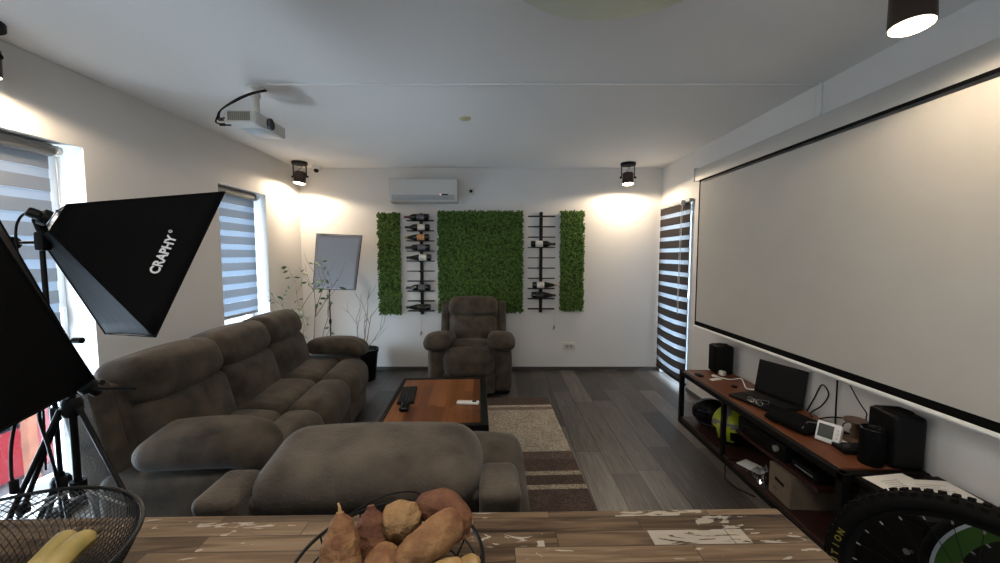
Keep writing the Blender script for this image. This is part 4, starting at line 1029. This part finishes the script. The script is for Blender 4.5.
def banana(label, ctrl, seed):
    c = sum((Vector(p) for p in ctrl), Vector()) / len(ctrl)
    pts = [p - c for p in curve_pts(ctrl, 7)]; n = len(pts); m = MB()
    rr = [.019 * min(1, .35 + 2.6 * min(i / (n - 1), 1 - i / (n - 1)) ** .8) for i in range(n)]
    m.tube(pts, rr, 6); bmesh.ops.subdivide_edges(m.bm, edges=[], cuts=1)
    o = m.build('banana', M['banana'], smooth=60); sb = o.modifiers.new('s', 'SUBSURF'); sb.levels = 1; sb.render_levels = 1
    o.location = c; tag(o, label, 'banana', 'bananas in the mesh bowl')
    d = (pts[-1] - pts[-3]).normalized()
    MB().tube([pts[-1] - d * .004, pts[-1] + d * .008, pts[-1] + d * .022], [.0060, .0045, .005], 8).build('stalk', M['bananatip'], o)
    d = (pts[0] - pts[2]).normalized()
    MB().tube([pts[0] - d * .003, pts[0] + d * .004], [.0075, .004], 8).build('blossom_end', M['bananatip'], o)
banana('banana pointing at the window, left of the two uppermost in the mesh bowl', [(-.668, .495, .985), (-.668, .53, 1.000), (-.680, .565, 1.003), (-.693, .592, .998)], 1)
banana('banana nearest the bowl rim on the right, uppermost in the mesh bowl', [(-.625, .485, 1.002), (-.630, .52, 1.012), (-.640, .553, 1.012), (-.652, .585, 1.004)], 2)
banana('banana lowest at the left of the mesh bowl, partly cut by the frame', [(-.83, .50, .985), (-.80, .495, .975), (-.765, .495, .975), (-.73, .505, .985)], 3)
banana('banana half hidden at the bottom of the mesh bowl under the others', [(-.79, .44, .94), (-.755, .47, .937), (-.72, .505, .94), (-.68, .53, .952)], 4)

# ------------------------------------------------------------------ photo lights
def softbox(name, label, throat, corners, ctr_pull, texts, flap=False, diff_in=0.03):
    """throat: centre; corners: 4 opening corners in order; returns root; all coordinates in world, root at the floor under the column"""
    return None
def tripod(root, hub_z, col_top, feet, th=.013, brace_z=None):
    m = MB(); m.tube([(0, 0, hub_z - .32), (0, 0, hub_z + .05)], th * 1.15, 12); m.tube([(0, 0, hub_z), (0, 0, col_top)], th * .8, 12)
    m.lathe([(0, hub_z + .25), (th * 1.5, hub_z + .25), (th * 1.5, hub_z + .30), (0, hub_z + .30)], seg=14) if col_top > hub_z + .4 else None
    m.build('column', M['blackm'], root)
    MB().lathe([(0, hub_z - .03), (.026, hub_z - .03), (.03, hub_z - .01), (.03, hub_z + .02), (.022, hub_z + .035), (0, hub_z + .035)], seg=18).build('hub', M['black'], root)
    bz = hub_z - .30
    MB().lathe([(0, bz - .025), (.024, bz - .025), (.024, bz + .025), (0, bz + .025)], seg=18).build('lower_collar', M['black'], root)
    for (fx, fy) in feet:
        a = Vector((0, 0, hub_z)); f = Vector((fx, fy, .012)); d = (f - a)
        st = a + Vector((fx, fy, 0)).normalized() * .03
        m = MB(); m.tube([st, f], th * .85, 10)
        leg = m.build('leg', M['blackm'], root)
        MB().tube([st + (f - st) * .97, f], th * 1.2, 10).build('rubber_foot', M['rubber'], leg)
        t_ = .40; k = st + (f - st) * t_
        MB().tube([(0, 0, bz) , k], .0045, 6).build('brace', M['metal_grey'], leg)
        MB().box(k, (.03, .03, .04), bev=.006).build('joint', M['black'], leg)
def shade(root, off, throat, ax, corners, tw=.055, hs=1.0, bow=.02, mats=None, diff=None, n=8):
    """four fabric panels from a small throat square out to the opening corners"""
    O = sum((Vector(c) for c in corners), Vector()) / 4; T = Vector(throat); n_ = (O - T).normalized()
    e1 = (Vector(corners[1]) - Vector(corners[0])).normalized(); e2 = n_.cross(e1).normalized(); e1 = e2.cross(n_).normalized()
    C = [Vector(c) for c in corners]
    th = []
    for c in C:
        d = c - O; th.append(T + e1 * (tw if d.dot(e1) > 0 else -tw) + e2 * (tw if d.dot(e2) > 0 else -tw))
    m = MB()
    for k in range(4):
        a0, a1, b0, b1 = th[k], th[(k + 1) % 4], C[k], C[(k + 1) % 4]
        g = []
        for i in range(n + 1):
            t = i / n; row = []
            for j in range(n + 1):
                s = j / n
                p = (a0 * (1 - s) + a1 * s) * (1 - t) + (b0 * (1 - s) + b1 * s) * t
                inward = ((O * t + T * (1 - t)) - p)
                p = p + inward * bow * 4 * s * (1 - s) * (4 * t * (1 - t) + .35 * t)
                row.append(m.bm.verts.new(p - off))
            g.append(row)
        for i in range(n):
            for j in range(n): m.bm.faces.new((g[i][j], g[i][j + 1], g[i + 1][j + 1], g[i + 1][j]))
    bmesh.ops.remove_doubles(m.bm, verts=m.bm.verts, dist=1e-4)
    bmesh.ops.recalc_face_normals(m.bm, faces=m.bm.faces)
    cen = (O * .5 + T * .5) - off
    s_ = sum((f.normal.dot(f.calc_center_median() - cen) for f in m.bm.faces))
    if s_ < 0: bmesh.ops.reverse_faces(m.bm, faces=m.bm.faces)
    o = m.build('shade', mats or [M['blackcloth'], M['silver']], root, smooth=30, recalc=False)
    sd = o.modifiers.new('thick', 'SOLIDIFY'); sd.thickness = .004; sd.offset = -1; sd.material_offset = 1; sd.material_offset_rim = 0
    # edge binding around the opening
    m = MB(); m.tube([c - off for c in C], .004, 6, closed=True)
    for k in range(4): m.tube([th[k] - off, C[k] - off], .0035, 6)
    m.build('edge_binding', M['blackcloth'], o)
    if diff:
        m = MB(); g = []
        for i in range(13):
            row = []
            for j in range(13):
                s, t = i / 12, j / 12
                p = (C[0] * (1 - s) + C[1] * s) * (1 - t) + (C[3] * (1 - s) + C[2] * s) * t
                p = p + (O - p) * .035 * (1 if i in (0, 12) or j in (0, 12) else 0) * (0 if (i in (0, 12) and j in (0, 12)) else 4 * (s * (1 - s) if j in (0, 12) else t * (1 - t)))
                bul = .012 * math.sin(math.pi * s) * math.sin(math.pi * t)
                row.append(m.bm.verts.new(p + n_ * (bul + .002) - off))
            g.append(row)
        for i in range(12):
            for j in range(12): m.bm.faces.new((g[i][j], g[i + 1][j], g[i + 1][j + 1], g[i][j + 1]))
        d_ = m.build('diffuser', diff, root, smooth=60); sd = d_.modifiers.new('thick', 'SOLIDIFY'); sd.thickness = .003
    # lamp holder behind the throat
    X = Matrix.Translation(T - n_ * .02 - off) @ n_.to_track_quat('Z', 'Y').to_matrix().to_4x4()
    MB().lathe([(a * hs, b * hs) for a, b in ((0, -.09), (.03, -.09), (.036, -.08), (.036, -.03), (.06, -.02), (.06, .02), (0, .02))], X, 24).build('lamp_holder', M['black'], root)
    return O, n_, th, C
def panel_text(shade_obj_root, off, a, b, apex, s, size, along, inn, lift=.012):
    """text on the triangular panel a-b-apex reading from a to b; along 0..1 position, inn = distance towards apex"""
    a, b, apex = Vector(a), Vector(b), Vector(apex)
    x = (b - a).normalized(); y = (apex - a) - x * (apex - a).dot(x); y.normalize(); z = x.cross(y).normalized()
    p = a + (b - a) * along + y * inn
    X = Matrix((x, y, z)).transposed().to_4x4(); X.translation = p + z * lift - off
    return X

# front softbox with lettering
root = thing('softbox_light', 'black softbox light with its white lettering in full view, on a stand by the window', 'softbox light', (-1.665, 1.405, 0), 0, 'softbox photo lights')
off = Vector(root.location)
TH = (-1.625, 1.41, 1.575); T_, B_, C_, D_ = (-1.20, 1.70, 1.724), (-1.27, 1.40, 1.149), (-1.71, 1.65, 1.108), (-1.64, 1.95, 1.684)
O, n_, th, C = shade(root, off, TH, None, [T_, B_, C_, D_], bow=.05, hs=.5, diff=M['diffuser'])
X = panel_text(root, off, B_, T_, TH, 'CRAPHY', .07, .475, .088)
# panel bows inward a little: seat the lettering on it
xa = (Vector(T_) - Vector(B_)).normalized()
m = MB(); m.text('CRAPHY', .043, X, .0006)
m.text('®', .016, X @ Matrix.Translation((.100, .014, 0)), .0006)
lt_ = m.build('lettering', M['greytxt'], root, smooth=0)
tripod(root, .58, 1.50, [(.36, -.24), (-.40, .18), (.05, -.43)], .010)
m = MB(); m.box((.005, 0, 1.50), (.034, .034, .07), bev=.008); m.box((.0, 0, 1.555), (.022, .03, .06), rot=(0, R(-20), 0), bev=.008); m.build('tilt_bracket', M['black'], root)
m = MB(); m.tube([(-.015, -.01, 1.495), (-.075, -.02, 1.493)], .006, 8); m.lathe([(0, 0), (.022, .002), (.024, .02), (.02, .032), (0, .034)], TR((-.07, -.02, 1.493), (0, R(-90), 0)), 16); m.build('clamp_knob', M['black'], root)
MB().tube(curve_pts([(.02, -.03, 1.61), (-.035, -.03, 1.58), (-.055, -.03, 1.50), (-.05, -.02, 1.30), (-.03, -.02, 1.15), (-.02, -.02, .95), (-.03, -.02, .65)], 8), .004, 6).build('power_cord', M['black'], root)
m = MB(); m.tube([(-.03, 0, 1.12), (.10, 0, 1.135)], .005, 8); m.box((0, 0, 1.12), (.045, .045, .03), bev=.006); m.lathe([(0, 0), (.012, 0), (.012, .03), (0, .03)], TR((.09, 0, 1.135), (0, R(90), 0)), 10); m.build('stand_clamp', M['black'], root)

# near softbox cut by the left frame edge
root = thing('softbox_light', 'black softbox light cut by the left frame edge, its cords hanging down', 'softbox light', (-1.55, 1.36, 0), 0, 'softbox photo lights')
off = Vector(root.location)
TH2 = (-1.345, 1.215, 1.04); T2 = (-1.195, .88, 1.585); B2 = (-1.29, .91, .985); e = Vector((-.75, .66, 0)).normalized() * .42
C2 = tuple(Vector(B2) + e); D2 = tuple(Vector(T2) + e)
O, n_, th, C = shade(root, off, TH2, None, [T2, B2, C2, D2], tw=.025, hs=.45, bow=.03, diff=M['diffuser'])
X = panel_text(root, off, B2, T2, TH2, 'CRAPHY', .07, .56, .088)
m = MB(); m.text('CRAPHY', .043, X, .0006); m.text('®', .016, X @ Matrix.Translation((.100, .014, 0)), .0006); m.build('lettering', M['greytxt'], root, smooth=0)
tripod(root, .90, .97, [(.54, -.09), (-.20, -.33), (-.35, -.09)], .010)
m = MB(); a = Vector((0, 0, .97)); b = Vector(TH2) - off + Vector((-.0, .06, -.02)); m.tube([a, lerp(a, b, .5), b], .009, 10); m.box(tuple(a), (.03, .03, .05), bev=.006); m.build('tilt_bracket', M['black'], root)
m = MB(); m.tube([tuple(Vector((-1.32, 1.22, 1.018)) - off), tuple(Vector((-1.195, 1.235, 1.012)) - off)], .005, 8); m.build('tilt_handle', M['black'], root)
m = MB(); m.tube(curve_pts([tuple(Vector(p) - off) for p in ((-1.32, 1.02, 1.0), (-1.325, 1.01, .93), (-1.318, 1.0, .86), (-1.315, 1.0, .84))], 5), .004, 8); m.box(tuple(Vector((-1.313, 1.0, .825)) - off), (.018, .014, .04), bev=.004); m.build('hanging_switch_cord', M['black'], root)
m = MB(); m.tube(curve_pts([tuple(Vector(p) - off) for p in ((-1.46, 1.20, 1.0), (-1.475, 1.20, .93), (-1.455, 1.20, .84), (-1.44, 1.20, .76), (-1.45, 1.22, .66))], 6), .005, 8); m.build('power_cord', M['black'], root)
m = MB(); g = []
p0, p1 = Vector(B2) + Vector((-.04, .02, .01)), Vector(B2) + e * .25 + Vector((-.02, 0, .01))
for i in range(9):
    row = []
    for j in range(6):
        p = p0 * (1 - i / 8) + p1 * (i / 8) + Vector((.006 * math.sin(i * 2.1 + j), .008 * math.cos(i * 1.7 + j * 1.3), -.075 * j / 5))
        row.append(m.bm.verts.new(p - off))
    g.append(row)
for i in range(8):
    for j in range(5): m.bm.faces.new((g[i][j], g[i + 1][j], g[i + 1][j + 1], g[i][j + 1]))
o = m.build('silver_flap', M['silver'], root, smooth=60); sd = o.modifiers.new('t', 'SOLIDIFY'); sd.thickness = .002

# far softbox facing the room
root = thing('softbox_light', 'softbox light with pale grey diffuser facing the room, in the far corner', 'softbox light', (-1.985, 4.46, 0), 0, 'softbox photo lights')
off = Vector(root.location)
cs4 = [(-2.055, 4.34, 1.69), (-1.53, 4.30, 1.665), (-1.635, 4.34, 1.055), (-2.135, 4.38, 1.06)]
shade(root, off, (-1.83, 4.62, 1.36), None, cs4, bow=.03, diff=M['diffuser'])
tripod(root, .40, 1.30, [(.24, -.26), (-.26, -.10), (.05, .26)], .010)
m = MB(); m.tube([(0, 0, 1.29), (.06, .10, 1.32), (.14, .17, 1.35)], .014, 10); m.box((0, 0, 1.29), (.05, .05, .07), bev=.008); m.build('tilt_bracket', M['black'], root)

# ------------------------------------------------------------------ plants
def plant(label, x, y, pot_r, pot_h, branches, leaves, seed):
    rg = random.Random(seed)
    root = thing('potted_plant', label, 'potted plant', (x, y, 0))
    MB().lathe([(0, 0), (pot_r * .75, 0), (pot_r * .78, .01), (pot_r * .95, pot_h - .04), (pot_r, pot_h - .035), (pot_r, pot_h), (pot_r * .9, pot_h), (pot_r * .88, pot_h - .05), (0, pot_h - .05)], seg=32).build('pot', M['black'], root)
    MB().lathe([(0, pot_h - .03), (pot_r * .5, pot_h - .035), (pot_r * .885, pot_h - .045)], seg=24).build('soil', M['soil'], root)
    m = MB(); tips = []
    def grow(p, d, L, r, depth):
        n = 5; pts = [Vector(p)]; dd = Vector(d).normalized()
        for i in range(n):
            dd = (dd + Vector((rg.uniform(-.16, .16), rg.uniform(-.16, .16), rg.uniform(-.04, .10)))).normalized(); pts.append(pts[-1] + dd * L / n)
        m.tube(pts, [r * (1 - .55 * i / n) for i in range(n + 1)], 6)
        for i, q in enumerate(pts[2:]): tips.append((q, dd.copy(), depth))
        if depth > 0:
            for k in range(rg.choice((2, 3))):
                i = rg.randint(2, n); a = rg.uniform(0, 6.28); sp = rg.uniform(.45, .95)
                nd = (dd + Vector((math.cos(a) * sp, math.sin(a) * sp * .5, rg.uniform(-.05, .3)))).normalized()
                grow(pts[i], nd, L * rg.uniform(.5, .75), r * .55, depth - 1)
    for (bx, by, bz, dx, dy, dz, L, r, dp) in branches: grow((bx, by, bz), (dx, dy, dz), L, r, dp)
    m.build('stems', M['bark'], root, smooth=80)
    if leaves:
        m = MB()
        for _ in range(leaves):
            q, dd, dp = rg.choice([t for t in tips if t[2] <= 1] or tips)
            a = rg.uniform(0, 6.28); L = rg.uniform(.045, .075); w = L * .22
            dr = Vector((math.cos(a) * .7, math.sin(a) * .4, rg.uniform(-.9, .1))).normalized(); sd_ = dr.cross(Vector((rg.uniform(-1, 1), rg.uniform(-1, 1), rg.uniform(-.3, 1)))).normalized(); nn_ = dr.cross(sd_)
            st = q + dr * .012
            V = [m.bm.verts.new(v) for v in (st, st + dr * L * .35 + sd_ * w + nn_ * .004, st + dr * L * .7 + sd_ * w * .8 + nn_ * .003, st + dr * L, st + dr * L * .7 - sd_ * w * .8 + nn_ * .003, st + dr * L * .35 - sd_ * w + nn_ * .004, st + dr * L * .5 - nn_ * .003)]
            for k in range(6): m.bm.faces.new((V[6], V[k], V[(k + 1) % 6]))
        f = m.build('leaves', M['leaf'], root, smooth=60); f['kind'] = 'stuff'
plant('tall sparse leafy ficus in a pot between the sofa end and the far softbox', -2.04, 4.02, .13, .30,
      [(0, 0, .27, -.22, .05, 1, .62, .008, 2), (.03, 0, .27, .12, -.05, 1, .66, .009, 2), (-.03, .02, .27, -.3, .0, 1, .6, .007, 2), (.05, -.02, .27, .36, -.1, 1, .60, .007, 1)], 70, 12)
plant('bare branching shrub in a black pot by the sofa end', -1.60, 4.42, .18, .36,
      [(0, 0, .33, .05, 0, 1, .42, .008, 2), (.02, 0, .33, .35, 0, 1, .42, .007, 2), (-.02, 0, .33, -.4, 0, 1, .40, .006, 2), (.03, .02, .33, .6, 0, .8, .38, .005, 1)], 0, 5)

# ------------------------------------------------------------------ camera, light
cam = bpy.data.cameras.new('camera'); co = bpy.data.objects.new('camera', cam); COL.objects.link(co); sc.camera = co
cam.sensor_fit = 'HORIZONTAL'; cam.sensor_width = 36.0; cam.lens = 36.0 * 385 / 1000; cam.clip_start = 0.02
co.location = (0, 0, 1.45); co.rotation_euler = (R(90) - math.atan(26.5 / 385), 0, 0)

w = bpy.data.worlds.new('world'); sc.world = w; w.use_nodes = True
w.node_tree.nodes['Background'].inputs[0].default_value = (0.70, 0.85, 1.0, 1); w.node_tree.nodes['Background'].inputs[1].default_value = 1.8
def area(name, loc, rot, sx, sy, power, col):
    l = bpy.data.lights.new(name, 'AREA'); l.shape = 'RECTANGLE'; l.size = sx; l.size_y = sy; l.energy = power; l.color = col
    o = bpy.data.objects.new(name, l); COL.objects.link(o); o.location = loc; o.rotation_euler = rot; return o
DAY = (0.72, 0.86, 1.0)
area('daylight_window_one', (XL - .45, 1.66, .9), (0, R(-90), 0), 1.9, 1.5, 120, DAY)
area('daylight_window_two', (XL - .45, 3.75, 1.0), (0, R(-90), 0), 1.9, .8, 80, DAY)
area('daylight_balcony_door', (XR + .5, 4.33, 1.05), (0, R(90), 0), 2.0, .9, 80, DAY)
area('fill_behind_camera', (-.15, YF + .05, 1.55), (R(90), 0, 0), 2.5, 1.2, 9, (0.93, 0.97, 1.0))  # added soft fill from behind the camera, set before the unseen kitchen window
area('fill_over_worktop', (-.2, .42, H - .03), (0, 0, 0), 1.2, .4, 17, (1.0, 0.93, 0.84))  # added overhead fill brightening the worktop; out of view, no lamp fixture modelled

vs = sc.view_settings
sc.display_settings.display_device = 'sRGB'
vs.view_transform = 'Standard'; vs.look = 'None'; vs.gamma = 1; vs.exposure = 0.48; vs.use_curve_mapping = False
cy = sc.cycles
cy.use_denoising = True; cy.max_bounces = 8; cy.diffuse_bounces = 5; cy.transparent_max_bounces = 12; cy.sample_clamp_indirect = 6.0
try: cy.denoiser = 'OPENIMAGEDENOISE'
except Exception: pass
